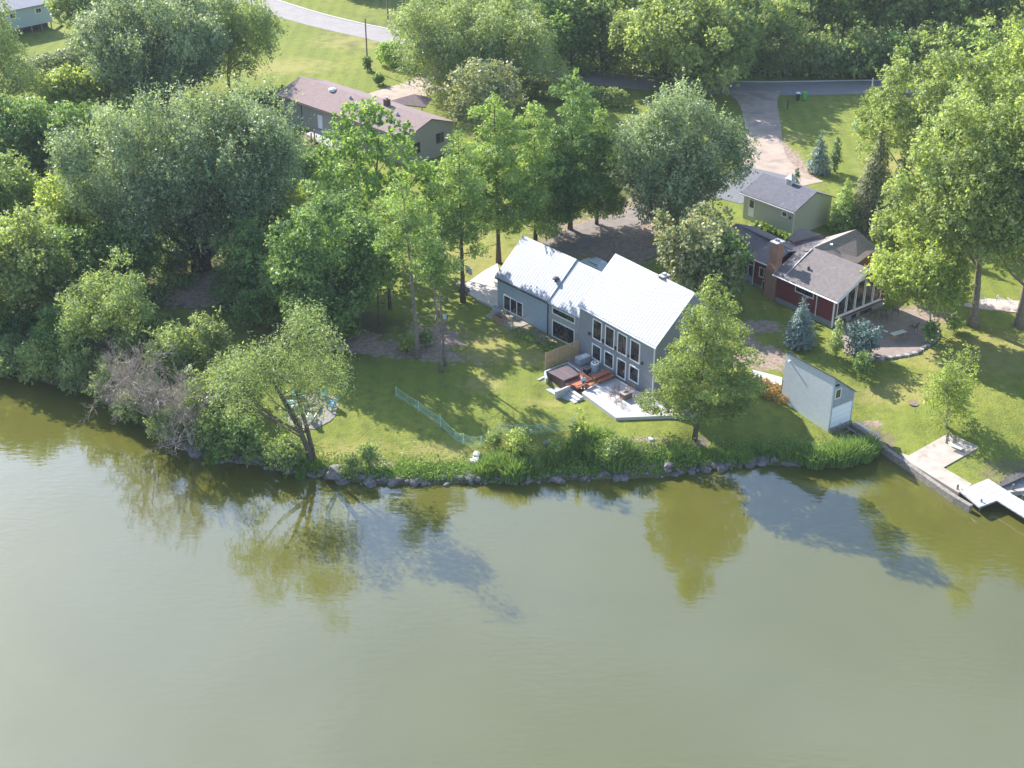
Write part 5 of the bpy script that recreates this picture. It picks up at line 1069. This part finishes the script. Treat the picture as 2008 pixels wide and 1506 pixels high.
# --- left woodland and shore
T_('shore_willow','willow','willow',615,908,612,235,'leaning grey green willow on the bank beside the fire pit, its branches over the water',cx=540,cb=.30,ntr=3,cover=.85,tr=.24,seed=5,lobes_px=[(590,768,17),(618,770,16),(572,800,13),(594,786,14),(636,792,13),(575,815,12),(600,640,34),(565,668,26),(632,665,30),(520,690,30),(482,698,28),(455,735,26),(500,742,26),(556,735,30),(615,735,34),(650,745,24),(475,790,22),(440,765,20),(648,712,24),(600,700,28),(585,612,18),(612,606,16)])
T_('silver_maple','silver','silver',390,525,200,400,'huge grey green silver maple in the left woodland, the widest crown there',cx=385,cb=.08,nl=80,lr=(.11,.19),tr=.5,seed=11,depthf=.8)
T_('silver_maple','silver','silver',500,500,170,190,'grey green maple with upswept tips joined to the right side of the huge silver maple',cx=505,cb=.15,nl=36,seed=12)
T_('woodland_tree','maple','yellow',40,645,430,190,'yellow topped tree with a bare pale trunk at the left photo edge above the shore',cx=50,cb=.30,tr=.2)
T_('woodland_tree','airy','mid',225,705,532,190,'mid green tree with pale shoots standing behind the dead grey tree',cb=.12,cover=1.2)
T_('woodland_tree','maple','lime',150,520,330,115,'lime green rounded tree left of the huge silver maple',cb=.1)
T_('woodland_tree','maple','lime',70,470,345,120,'bright yellow green sapling crown at the upper left wood edge',cb=.1)
T_('woodland_tree','dense','dense',60,370,190,190,'dark shaded tree at the left edge below the drooping willow',cb=.05)
T_('woodland_tree','dense','dense',160,380,205,140,'dark green tree between the yellow saplings and the huge silver maple',cb=.05)
T_('woodland_tree','oak','mid',128,340,245,80,'small round mid green tree tucked against the left side of the silver maple',cb=.1)
T_('woodland_tree','dense','dense',110,590,440,190,'dark understory tree under the yellow topped tree at the left',cb=.05)
T_('woodland_tree','dense','dense',250,560,420,150,'dark understory tree below the left side of the huge silver maple',cb=.05)
T_('woodland_tree','dense','mid',10,470,290,150,'dense mid green tree cut by the left photo edge below the willow shade',cb=.05)
T_('woodland_tree','maple','mid',-130,600,400,200,'mid green tree just outside the left photo edge',cb=.1)
T_('woodland_tree','maple','mid',-160,700,560,190,'dark green tree overhanging the water just left of the photo',cb=.1)
T_('woodland_tree','dense','dense',510,600,430,120,'dark vine covered tree between the huge silver maple and the dense round tree',cb=.03)
T_('woodland_tree','maple','lime',570,480,345,80,'lime green sapling between the silver maple and the oak like tree',cb=.1)
T_('weeping_willow','willow','willow',5,225,-40,170,'tall drooping willow filling the top left corner beside the blue house',cb=.2,lobes_px=[(-14,15,30),(-2,60,28),(22,100,28),(38,138,28),(-24,130,38),(8,165,28),(52,160,20),(-34,60,38),(-10,100,30),(-30,180,30),(62,140,12)])
T_('woodland_tree','maple','willow',178,90,-60,130,'small light green tree with a dark trunk right of the blue house',cx=178,cb=.18)
T_('roadside_maple','silver','silver',325,215,-25,310,'very large grey green tree at the top left between blue house and road',cx=325,cb=.08,nl=60,lr=(.13,.22),tr=.42,seed=21)
T_('roadside_maple','willow','mid',450,175,-40,170,'dark drooping tree leaning over the lawn right of the very large top left tree',cx=470,cb=.15)
T_('woodland_tree','maple','lime',140,235,128,90,'small yellow green tree left of the pair above the silver maple',cb=.05)
T_('woodland_tree','maple','lime',212,225,125,95,'small yellow green tree right of the pair above the silver maple',cb=.05)
T_('woodland_tree','dense','mid',270,260,170,90,'mid green bushy tree right behind the huge silver maple top',cb=.03)
T_('lawn_bush','shrub','dense',565,205,172,45,'dark round bush at the far left corner of the ranch house',cat='bush',parts=('stem','foliage'))
T_('lawn_bush','shrub','dense',525,218,182,70,'dark bush row left of the ranch house wall',cat='bush',parts=('stem','foliage'))
T_('lawn_bush','shrub','dense',743,166,147,20,'small clipped dark bush alone on the road lawn',cat='bush',parts=('stem','foliage'))
T_('lawn_bush','shrub','mid',721,139,112,16,'small bush growing around the foot of the utility pole',cat='bush',parts=('stem','foliage'))
T_('garden_shrub','shrub','mid',560,300,262,60,'wild shrub below the stones beside the ranch house deck',cat='shrub',parts=('stem','foliage'))
T_('garden_shrub','shrub','dense',600,345,300,70,'dark shrub under the ranch house deck posts',cat='shrub',parts=('stem','foliage'))
# dead tree
def dead(bx, by, top, wpx, label, seed, m=DEADM, cx=None):
    B = G(bx, by); zc = depth(B); rg = np.random.default_rng(seed); h = (by-top)/(FPX*math.cos(TH)/zc)*.98; Rw = wpx*.5*zc/FPX; mb = MB(); tw = MB(); dx = 0 if cx is None else (cx-bx)*zc/FPX
    root = empty('dead_tree', B, label, 'tree')
    def br(mbx, p, d, L, r, lev):
        pts = [p]; dd = d.copy()
        for k in range(4): dd = unit(dd+rg.normal(size=3)*.13+np.array([0,0,.04])); pts.append(pts[-1]+dd*L/4)
        mbx.tube(pts, [r*(1-.2*k) for k in range(5)], 5 if lev < 2 else 3, False)
        if lev >= 4: return
        for k in range([6,6,5,4][lev]):
            t = rg.uniform(.25, 1); j = min(int(t*4), 3); s = pts[j]+(pts[j+1]-pts[j])*(t*4-j)
            br(mbx if lev < 1 else tw, s, unit(dd+rg.normal(size=3)*.62), L*rg.uniform(.42,.62), max(r*.45, .014), lev+1)
    for k in range(4):
        a = k*1.57+rg.random(); br(mb, B+np.array([0,0,-.2]), unit(np.array([math.cos(a)*Rw*.7+dx, math.sin(a)*Rw*.5, h])), h*.62, .13, 0)
    mb.build('trunk', m, root); tw.build('twigs', m, root)
dead(305,842,650,150,'bare grey dead tree standing on the shore among green shrubs',3,cx=285)
dead(380,880,700,110,'smaller half bare grey tree just right of the dead tree on the shore',8)
for i, (bx, by, tp, wp, mm, lb) in enumerate([
 (30,735,672,120,'willow','grey green shrub overhanging the water at the left photo edge'),(100,750,675,110,'yellow','pale grey green shrub second from the left edge on the shore'),
 (165,770,690,100,'willow','yellowish shrub over the water left of the dead tree'),(225,795,700,90,'mid','green shrub at the left foot of the dead tree'),
 (-60,715,640,130,'mid','green shrub over the water just outside the left photo edge'),
 (350,760,625,120,'mid','grey green tall shrub right behind the dead tree'),(415,720,612,95,'willow','small grey green tree with thin crown left of the leaning willow'),
 (400,850,735,120,'willow','yellow green shrub below the small grey tree on the shore'),(455,800,690,110,'willow','grey shrub left under the leaning willow crown'),
 (470,900,810,90,'dense','dark green bush at the waterline left of the willow trunks'),(430,890,790,80,'mid','mid green bush at the waterline behind big rocks'),
 (290,800,740,90,'mid','green shrub growing through the dead tree base'),(340,865,800,80,'mid','low grey shrub at the waterline right of the dead tree'),
 (130,700,600,130,'dense','dark shrub behind the overhanging shore shrubs at the left'),(300,700,620,120,'dense','dark green shrub above the dead tree'),(20,660,590,120,'dense','dark shrub under the yellow topped tree at the left edge'),
 (262,830,765,80,'mid','green leafy shrub growing up in front of the bare branches of the dead tree'),(325,860,800,70,'willow','pale green low shrub at the foot of the dead tree by the water'),
 (340,540,505,60,'yellow','yellowish weedy bush at the foot of the huge silver maple'),(500,640,560,90,'dense','dark bush at the left foot of the dense round tree')]):
    T_('shore_shrub','shrub',mm,bx,by,tp,wp,lb,cat='shrub',nl=16,parts=('stem','foliage'),cover=1.1)
# --- centre
T_('linden_tree','dense','dense',655,652,408,255,'dense dark green round tree standing left of the grey house lawn',cx=655,cb=.06,nl=54,lr=(.2,.3),seed=31,tr=.34)
T_('linden_tree','maple','lime',590,540,412,130,'sunlit yellow green crown behind the top left of the dense round tree',cx=592,cb=.2)
T_('oak_tree','oak','oak',745,520,205,255,'bright green oak like tree with clumped foliage in front of the ranch house roof',cx=752,cb=.2,seed=41,tr=.3,cover=1.2,lobes_px=[(700,232,32),(740,238,30),(662,285,32),(716,292,40),(772,296,36),(648,345,28),(700,365,42),(758,368,42),(815,345,30),(850,365,24),(690,425,34),(748,430,34),(828,402,28),(858,420,20),(800,450,24),(640,415,22),(790,262,20),(668,248,18),(640,312,16),(835,330,16),(870,395,14),(725,212,16),(760,470,20)])
conifer('tall_pine','sparse','pine',820,702,358,160,'tall bare trunked pine with a thin top, the thickest trunk left of the lawn',cb=.52,cx=801,bark=BARKG)
conifer('tall_pine','sparse','pine',866,728,448,120,'tall pine with a bare pale trunk nearest the lawn centre',cb=.62,cx=846,bark=BARKG)
conifer('tall_pine','sparse','pine',765,604,390,130,'tall thin pine left of the thickest pine trunk',cb=.55,cx=762,bark=BARK)
conifer('tall_pine','sparse','pine',872,716,478,55,'very thin leaning pine right beside the pale trunked pine',cb=.75,cx=860,bark=BARKG)
conifer('tall_pine','sparse','pine',745,640,470,70,'slim dark pine right of the dense round tree',cb=.5,cx=742)
conifer('tall_pine','pine','pine',908,592,258,150,'pine with dark double trunk left of the side patio',cb=.30,cx=905)
conifer('tall_pine','pine','pine',978,515,188,215,'large open pine directly behind the left gable of the grey house',cb=.22,cx=970)
conifer('tall_pine','pine','pine',1050,478,205,175,'yellow green pine right of the large open pine',cb=.08,cx=1045)
conifer('tall_pine','pine','dense',1118,450,140,200,'dark bluish green pine with pointed top in the middle of the pine group',cb=.12,cx=1118)
conifer('tall_pine','pine','pine',1170,440,215,150,'short green pine right of the dark pointed pine',cb=.1)
conifer('tall_pine','pine','dense',1090,455,250,150,'dark green pine filling the gap between yellow green pine and dark pointed pine',cb=.1)
T_('pale_maple','maple','pale',950,285,118,140,'round pale green tree with pinkish seed heads between ranch house and pines',cb=.12,nl=30)
T_('silver_maple','silver','silver',1315,455,200,262,'silver maple with upswept tips left of the gravel driveway',cx=1322,cb=.03,nl=60,lr=(.14,.23),seed=51,tr=.36,depthf=.85)
T_('horse_chestnut','oak','pale',1372,585,400,185,'dark tree with cream seed clusters between grey house roof and red house',cx=1368,cb=.06,nl=40,lr=(.18,.28),seed=52)
T_('horse_chestnut','dense','dense',1412,600,452,92,'dark green tree pressed against the left side of the red house',cb=.05)
conifer('larch_tree','larch','larch',1362,862,546,232,'bright yellow green larch in front of the patio with flat feathery branches',cb=.14,cx=1378,seed=61,bark=BARK)
# --- roadside / background
T_('roadside_tree','willow','willow',935,190,-10,310,'broad grey green tree leaning over the road above the ranch driveway',cx=935,cb=.12,nl=50,lr=(.18,.27),seed=71,tr=.4,drp=.35)
T_('roadside_tree','maple','yellow',1352,152,-45,365,'enormous yellow green tree at the road in the top middle',cx=1352,cb=.0,nl=80,lr=(.14,.22),seed=72,tr=.45,depthf=1.15)
T_('great_maple','maple','yellow',1908,638,205,270,'great yellow green maple with a thick trunk on the right lawn, left of the pair',cx=1860,cb=.30,nl=60,lr=(.15,.24),seed=81,tr=.42)
T_('great_maple','maple','yellow',1997,640,110,330,'great maple with a thick trunk at the right photo edge',cx=1995,cb=.25,nl=66,lr=(.15,.23),seed=82,tr=.42)
T_('great_maple','maple','yellow',1830,420,78,260,'tall yellow green maple behind the great maples near the road',cx=1810,cb=.15,nl=54,lr=(.15,.24),seed=83)
T_('great_maple','maple','lime',1975,380,25,240,'golden topped maple in the upper right corner',cx=1975,cb=.12,nl=50,lr=(.16,.25),seed=84)
T_('great_maple','maple','mid',2120,480,60,300,'mid green maple cut off by the right photo edge',cb=.15,seed=85)
T_('great_maple','maple','yellow',2130,720,300,260,'yellow green maple just outside the right edge shading the lawn',cb=.3,seed=86)
T_('locust_tree','maple','lime',1822,650,462,190,'light green small tree with a whitish trunk over the brown patio',cx=1790,cb=.3,nl=36,bark=BARKP,tr=.12,seed=87)
T_('locust_tree','maple','yellow',1760,560,395,110,'light green crown behind the white trunked tree beside the red house roof',cb=.3,seed=88)
conifer('fir_tree','norway','spruce',1705,450,238,120,'brown green drooping spruce right of the olive garage',cb=.02)
conifer('fir_tree','norway','spruce',1760,440,262,90,'second brown green spruce half hidden behind the great maples',cb=.02)
conifer('fir_tree','spruce','pine',1652,450,345,75,'green fir between the olive garage and the drooping spruce',cb=.02)
conifer('fir_tree','pine','larch',1700,262,176,62,'small yellow green fir in front of the pale pole by the road',cb=.05)
conifer('blue_spruce','spruce','blue',1604,340,258,58,'blue spruce on the front lawn beside the gravel driveway',cb=.03)
conifer('blue_spruce','spruce','blue',1567,680,578,74,'blue spruce in front of the red house wall',cb=.03)
conifer('arborvitae','arbor','arbor',1636,337,268,30,'narrow dark arborvitae right of the lawn blue spruce',cb=.01,cat='tree')
conifer('arborvitae','arbor','arbor',1560,372,332,20,'narrow dark arborvitae tip behind the garage cupola',cb=.01)
conifer('arborvitae','arbor','mid',1638,698,624,34,'narrow green arborvitae at the near corner of the red house',cb=.01)
T_('juniper_bush','shrub','blue',1688,703,636,80,'blue green juniper bush by the near end of the brown patio',cat='bush',parts=('stem','foliage'),cover=1.4)
T_('juniper_bush','shrub','dense',1688,740,690,40,'small dark bush on the lawn between boathouse and patio',cat='bush',parts=('stem','foliage'),cover=1.4)
T_('juniper_bush','shrub','dense',1822,672,630,34,'small dark bush beside the white trunk at the patio rim',cat='bush',parts=('stem','foliage'))
T_('birch_tree','willow','lime',1853,838,688,95,'young light green birch on the lawn above the lakeside patio',cb=.08,shape='cone',ntr=2,drp=.3,bark=BARKP,nl=26,tr=.07,shoot=.9,upb=.4)
T_('garden_shrub','shrub','mid',1870,650,622,30,'low green shrub left of the great maple trunk',cat='shrub',parts=('stem','foliage'))
# saplings on the bank
for bx, by, tp, wp, mm, lb in [(725,918,868,42,'mid','sapling bush on the bank left of the lawn centre'),(1135,880,812,34,'lime','bright sapling on the bank at the right end of the netting fence'),(1020,905,842,52,'lime','bright green sapling behind the reeds at the middle of the netting fence'),(1095,900,862,40,'lime','yellow green bush between the reed clumps'),(970,880,850,36,'yellow','yellowish bush by the netting fence and stone'),(1200,905,862,60,'mid','weedy bush on the bank below the patio corner'),(690,935,895,50,'mid','low green bush on the bank by the big shore boulder'),(560,915,862,90,'mid','green bush under the willow trunks at the waterline'),(510,905,860,70,'mid','green bush left of the willow trunks at the waterline'),
  (800,690,655,40,'lime','small bush at the foot of the thickest pine trunk'),(835,680,650,30,'mid','small bush right of the thickest pine trunk'),(690,665,640,30,'dense','small dark bush at the foot of the dense round tree')]:
    T_('bank_bush','shrub',mm,bx,by,tp,wp,lb,cat='bush',parts=('stem','foliage'))
# --- wood beyond the road
WL = 'tall tree in the dense wood beyond the road'
k = 0
for bx, by, tp, wp, kd, mm in [(1120,143,-40,150,'dense','dense'),(1180,140,-70,130,'oak','mid'),(1060,120,-90,150,'dense','mid'),(1250,105,-40,150,'maple','lime'),(1545,150,0,90,'airy','mid'),(1610,150,62,100,'maple','willow'),(1680,150,55,110,'dense','mid'),(1750,150,60,110,'dense','dense'),(1830,150,50,110,'maple','yellow'),(1900,148,55,110,'dense','pine'),(1990,140,40,120,'maple','yellow'),
  (1480,105,-60,150,'maple','yellow'),(1560,105,-120,150,'maple','yellow'),(1650,100,-130,150,'maple','lime'),(1740,100,-120,150,'maple','yellow'),(1840,100,-120,150,'dense','mid'),(1940,95,-120,150,'maple','mid'),(1320,90,-50,150,'dense','mid'),(1400,90,-50,150,'maple','mid'),
  (1590,88,-120,140,'maple','mid'),(1690,85,-110,140,'dense','mid'),(1790,85,-120,140,'maple','willow'),(1890,85,-110,140,'maple','mid'),(980,60,-120,150,'maple','mid'),(880,30,-130,130,'dense','mid'),(1140,70,-140,150,'maple','mid'),(1240,50,-100,150,'maple','yellow'),(2080,130,-60,160,'dense','mid')]:
    T_('wood_tree',kd,mm,bx,by,tp,wp,WL,group='trees of the wood beyond the road',cb=.03,nl=24,cover=1.1,seed=900+k); k += 1
T_('wood_tree','dense','mid',700,-20,-130,140,'tree beyond the road at the top edge left of the pole',cb=.05)
T_('wood_tree','maple','mid',560,-60,-200,160,'tree above the top edge beyond the road lawn',cb=.05)
T_('wood_tree','dense','mid',830,15,-60,90,'bushy tree beyond the road right of the top pole',cb=.02)
# --- hedges and other leaf masses
def leafmass(name, boxes, m, dens, leaf, label=None, cat=None, kind=None, parent=None, ground=True, upb=.6):
    """boxes: (centre px, py, rx, ry, height metres, angle)"""
    lobes = []
    for (x, y, rx, ry, hh, ang) in boxes:
        b = G(x, y); n = max(1, int(rx/ry)); 
        for i in range(n*2+1):
            o = (i/(n*2)-.5)*2*(rx-ry*.6) if n*2 else 0; c = b+np.array([math.cos(ang)*o, math.sin(ang)*o, 0]); c[2] = gz1(c[0], c[1])+hh*.45
            lobes.append((c, (ry, ry, hh*.55)))
    rg = np.random.default_rng(len(lobes)*7+3)
    p, n_, a, l, w_, t = foliage(lobes, rg, leaf, shoot=.35, upb=upb, nper=6, cover=dens, spread=.3, narrow=.6, under=.4, tvar=.3)
    ok = p[:,2] > gz(p[:,0], p[:,1])
    o = leaf_object(name, p[ok], n_[ok], a[ok], l[ok], w_[ok], t[ok], LM[m], parent)
    global NLEAF; NLEAF += int(ok.sum())
    return tag(o, label, cat, None, kind)
def ang_px(a, b): p, q = G(*a), G(*b); return math.atan2(q[1]-p[1], q[0]-p[0]), np.linalg.norm(q[:2]-p[:2])/2
def hedge(a, b, ry, hh, m, label):
    an, L = ang_px(a, b); leafmass('hedge', [((a[0]+b[0])/2, (a[1]+b[1])/2, L, ry, hh, an)], m, 1.7, .32, label, 'hedge')
hedge((752,124),(842,142),2.2,3.8,'oak','clipped bright green hedge along the road above the ranch driveway')
hedge((1030,188),(1122,200),1.4,2.6,'mid','green topped hedge along the road behind the pines, its left half')
hedge((1128,200),(1222,210),1.4,2.6,'mid','green topped hedge along the road behind the pines, its right half')
hedge((50,165),(185,125),2.6,3.6,'grey','overgrown pale hedge below the blue raised house')
hedge((1475,443),(1560,478),.35,.7,'weed','narrow leafy flower border along the olive garage wall')
leafmass('flower_bed', [(1495,765,2.6,1.6,.5,-.5),(1520,775,1.6,.8,.4,-.6)], 'rust', .8, .2, 'orange and green flower bed between garden walk and boathouse', 'flower bed')
leafmass('flower_bed', [(1050,668,2.8,.7,.35,2.4),(1085,690,1.2,.7,.35,2.4)], 'weed', .5, .2, 'leafy planting strip along the middle wing of the grey house', 'flower bed')
# bank weeds all along the waterline and woodland undergrowth (uncountable)
def cover_along(name, pts, m, n, hh, leaf, spread, kind='stuff', off=.9):
    rg = np.random.default_rng(n); base = np.array([P(x, y, 0)[:2] for x, y in pts]); seg = np.linalg.norm(np.diff(base, axis=0), axis=1); cum = np.r_[0, np.cumsum(seg)]; s = rg.random(n)*cum[-1]; i = np.clip(np.searchsorted(cum, s)-1, 0, len(seg)-1); t = (s-cum[i])/seg[i]
    q = base[i]+(base[i+1]-base[i])*t[:,None]; q = q+np.stack([rg.normal(size=n)*.3, off+rg.normal(size=n)*spread], -1)
    big = .55+.45*np.sin(q[:,0]*.9)*np.sin(q[:,0]*.37+2); z = gz(q[:,0], q[:,1]); ok = z > .03; q = q[ok]; z = z[ok]; big = big[ok]; n = len(q)
    p = np.c_[q, z+rg.random(n)**1.4*hh*big]
    o = leaf_object(name, p, np.c_[rg.normal(size=(n,2))*.6, np.full(n,.6)]+np.array([0,-.3,0]), rg.normal(size=(n,3))*.6+np.array([0,0,.9]), leaf*rg.uniform(.6,1.5,n), leaf*.42*rg.uniform(.6,1.4,n), .4+rg.normal(size=n)*.22, LM[m], None)
    global NLEAF; NLEAF += n
    return tag(o, kind=kind)
cover_along('bank_weeds', SHORE_PX[7:27], 'weed', 27000, 1.0, .24, .75)
cover_along('bank_grass', SHORE_PX[7:27], 'reed', 9000, .8, .26, 1.1, off=1.6)
def under(name, blobs, n, hh, leaf, m):
    rg = np.random.default_rng(n); Q = []
    for x, y, rx, ry in blobs:
        c = G(x, y); k = int(n*rx*ry/sum(b[2]*b[3] for b in blobs)); th = rg.random(k)*6.283; r = rg.random(k)**.5; Q.append(np.c_[c[0]+rx*r*np.cos(th), c[1]+ry*r*np.sin(th)])
    q = np.concatenate(Q); q = q[sdist(q[:,0], q[:,1]) > .8]; nn = len(q); f = .35+.65*np.clip(np.sin(q[:,0]*.6+np.sin(q[:,1]*.4)*2)*np.sin(q[:,1]*.5)+.3, 0, 1)
    p = np.c_[q, gz(q[:,0], q[:,1])+rg.random(nn)**.8*hh*f]
    o = leaf_object(name, p, rg.normal(size=(nn,3))*.5+np.array([0,-.2,.7]), rg.normal(size=(nn,3)), leaf*rg.uniform(.6,1.4,nn), leaf*.6*rg.uniform(.6,1.4,nn), .35+.3*f*rg.random(nn), LM[m], None)
    global NLEAF; NLEAF += nn
    return tag(o, kind='stuff')
under('undergrowth', [(40,600,12,10),(130,660,10,6),(100,480,14,14),(260,540,8,10),(60,330,16,22),(220,420,8,20),(500,560,5,8),(520,440,7,16),(590,420,6,14),(600,340,8,12)], 60000, 2.6, .42, 'dense')
under('wood_undergrowth', [(1150,125,26,7),(1280,130,18,8),(1550,130,16,7),(1660,130,18,7),(1770,130,18,7),(1880,130,20,7),(980,60,20,14)], 30000, 3.5, .6, 'mid')
# cattail reeds: clumps one can tell apart
def reed_mesh(seed, n, R, hh):
    rg = np.random.default_rng(seed); v = []; th = rg.random(n)*6.283; r = R*rg.random(n)**.6; b = np.c_[r*np.cos(th), r*np.sin(th), np.full(n, -.15)]
    H = hh*rg.uniform(.55, 1.05, n)*(1-.25*(r/R)**2); l = np.c_[np.cos(th)*r/R*.35+rg.normal(size=n)*.18, np.sin(th)*r/R*.35+rg.normal(size=n)*.18]
    sd = unit(np.c_[rg.normal(size=(n,2)), np.zeros(n)])*.045; m_ = b+np.c_[l*.35, H*.6]; tp = b+np.c_[l*H[:,None], H]
    V = np.stack([b-sd, b+sd, m_+sd*.9, m_-sd*.9, tp], 1).reshape(-1, 3); me = bpy.data.meshes.new('blades')
    f = []; 
    for i in range(n): o = 5*i; f += [(o, o+1, o+2, o+3), (o+3, o+2, o+4)]
    me.from_pydata(V.tolist(), [], f); at = me.attributes.new('tint', 'FLOAT', 'FACE'); at.data.foreach_set('value', np.repeat(np.clip(.4+rg.normal(size=n)*.28, 0, 1), 2).astype(np.float32)); me.materials.append(LM['reed']); return me
RM = [reed_mesh(s, 420, 1.0, 2.1) for s in (1, 2, 3)]
RL = 'clump of tall green cattail reeds growing at the waterline'
for i, (x, y, s) in enumerate([(955,935,.9),(975,928,1.0),(1005,940,1.1),(1035,932,1.0),(1020,915,.9),(1075,915,.9),(1100,920,.9),(1125,905,1.1),(1150,905,1.1),(1175,915,1.1),(1205,925,1.1),(1225,915,.9),(1160,890,.9),(1185,895,.8),(1320,915,.6),(1400,905,.6),(1500,900,.65),(1545,905,.8),(1570,905,1.0),(1600,912,1.05),(1640,910,1.15),(1660,905,1.2),(1685,900,1.15),(1705,890,1.0),(420,905,.7),(590,935,.5),(1460,908,.55),(1350,915,.5),(1435,905,.5)]):
    b = P(x, y, .05); o = bpy.data.objects.new('cattail_clump', RM[i % 3]); COL.objects.link(o); o.location = (b[0], b[1], .05+max(0, gz1(b[0], b[1]))); o.scale = (s*1.05, s*.9, s*.95); o.rotation_euler.z = i*1.7; tag(o, RL, 'reeds', 'cattail reeds along the shore')
# rocks of the rip-rap
def rockmesh(seed):
    bm = bmesh.new(); bmesh.ops.create_icosphere(bm, subdivisions=2, radius=.5); rg = random.Random(seed)
    ax = [Vector((rg.gauss(0,1), rg.gauss(0,1), rg.gauss(0,1))).normalized() for _ in range(7)]; of = [rg.uniform(.28,.42) for _ in ax]
    for v in bm.verts:
        for a, o in zip(ax, of):
            d = v.co.dot(a)
            if d > o: v.co -= a*(d-o)
        v.co.z *= .72
    me = bpy.data.meshes.new('rock'); bm.to_mesh(me); bm.free(); me.materials.append(M_rock); return me
RK = [rockmesh(s) for s in range(7)]
rs = np.array([P(x, y, 0)[:2] for x, y in SHORE_PX[7:27]]); seg = np.linalg.norm(np.diff(rs, axis=0), axis=1); cum = np.r_[0, np.cumsum(seg)]; rr2 = random.Random(4)
for i in range(280):
    s = cum[-1]*(i+rr2.random())/280; j = min(int(np.searchsorted(cum, s)-1), len(seg)-1); j = max(j, 0); t = (s-cum[j])/seg[j]; p = rs[j]*(1-t)+rs[j+1]*t
    if p[0] > P(1570,914)[0] and rr2.random() < .8: continue
    o = bpy.data.objects.new('shore_rock', RK[i % 7]); COL.objects.link(o); sc = rr2.choice([.25,.35,.4,.5,.6,.8,1.15])*rr2.uniform(.8,1.15)
    yy = p[1]+rr2.uniform(-.15,.75); o.location = (p[0]+rr2.uniform(-.2,.2), yy, max(0, gz1(p[0], yy))+sc*.08); o.scale = (sc*rr2.uniform(1,1.5), sc, sc*rr2.uniform(.8,1.1)); o.rotation_euler = (rr2.uniform(-.3,.3), rr2.uniform(-.3,.3), rr2.uniform(0,6.28))
    tag(o, 'rough grey stone of the rock bank along the waterline', 'rock', 'rocks lining the shore')
for x, y, s, lb in [(660,932,2.3,'largest grey boulder on the bank right of the willow trunks'),(935,893,.9,'pale round stone at the lake end of the netting fence'),(932,905,1.1,'flat pale stone below the round one by the netting fence'),(1078,872,1.2,'grey boulder among bushes right of the reeds'),(385,888,1.9,'flat slab rock at the waterline left of the willow'),(243,790,1.0,'grey boulder in the water below the dead tree'),(1275,862,.6,'small pale stone on the lawn left of the larch'),(910,572,1.4,'heap stone beside the basketball hoop'),(903,562,1.2,'second heap stone above the one beside the hoop')]:
    b = G(x, y); o = bpy.data.objects.new('boulder', RK[int(x) % 7].copy()); o.data.materials[0] = M_rock if 'pale' not in lb else M_conc; COL.objects.link(o); o.location = (b[0], b[1], max(b[2], 0)+.1*s); o.scale = (s*1.2, s, s*.8); o.rotation_euler.z = x; tag(o, lb, 'boulder')
print('LEAVES', NLEAF); print('TALL', [t for t in ALLT if t[1] > 24 or t[3] > 60000])
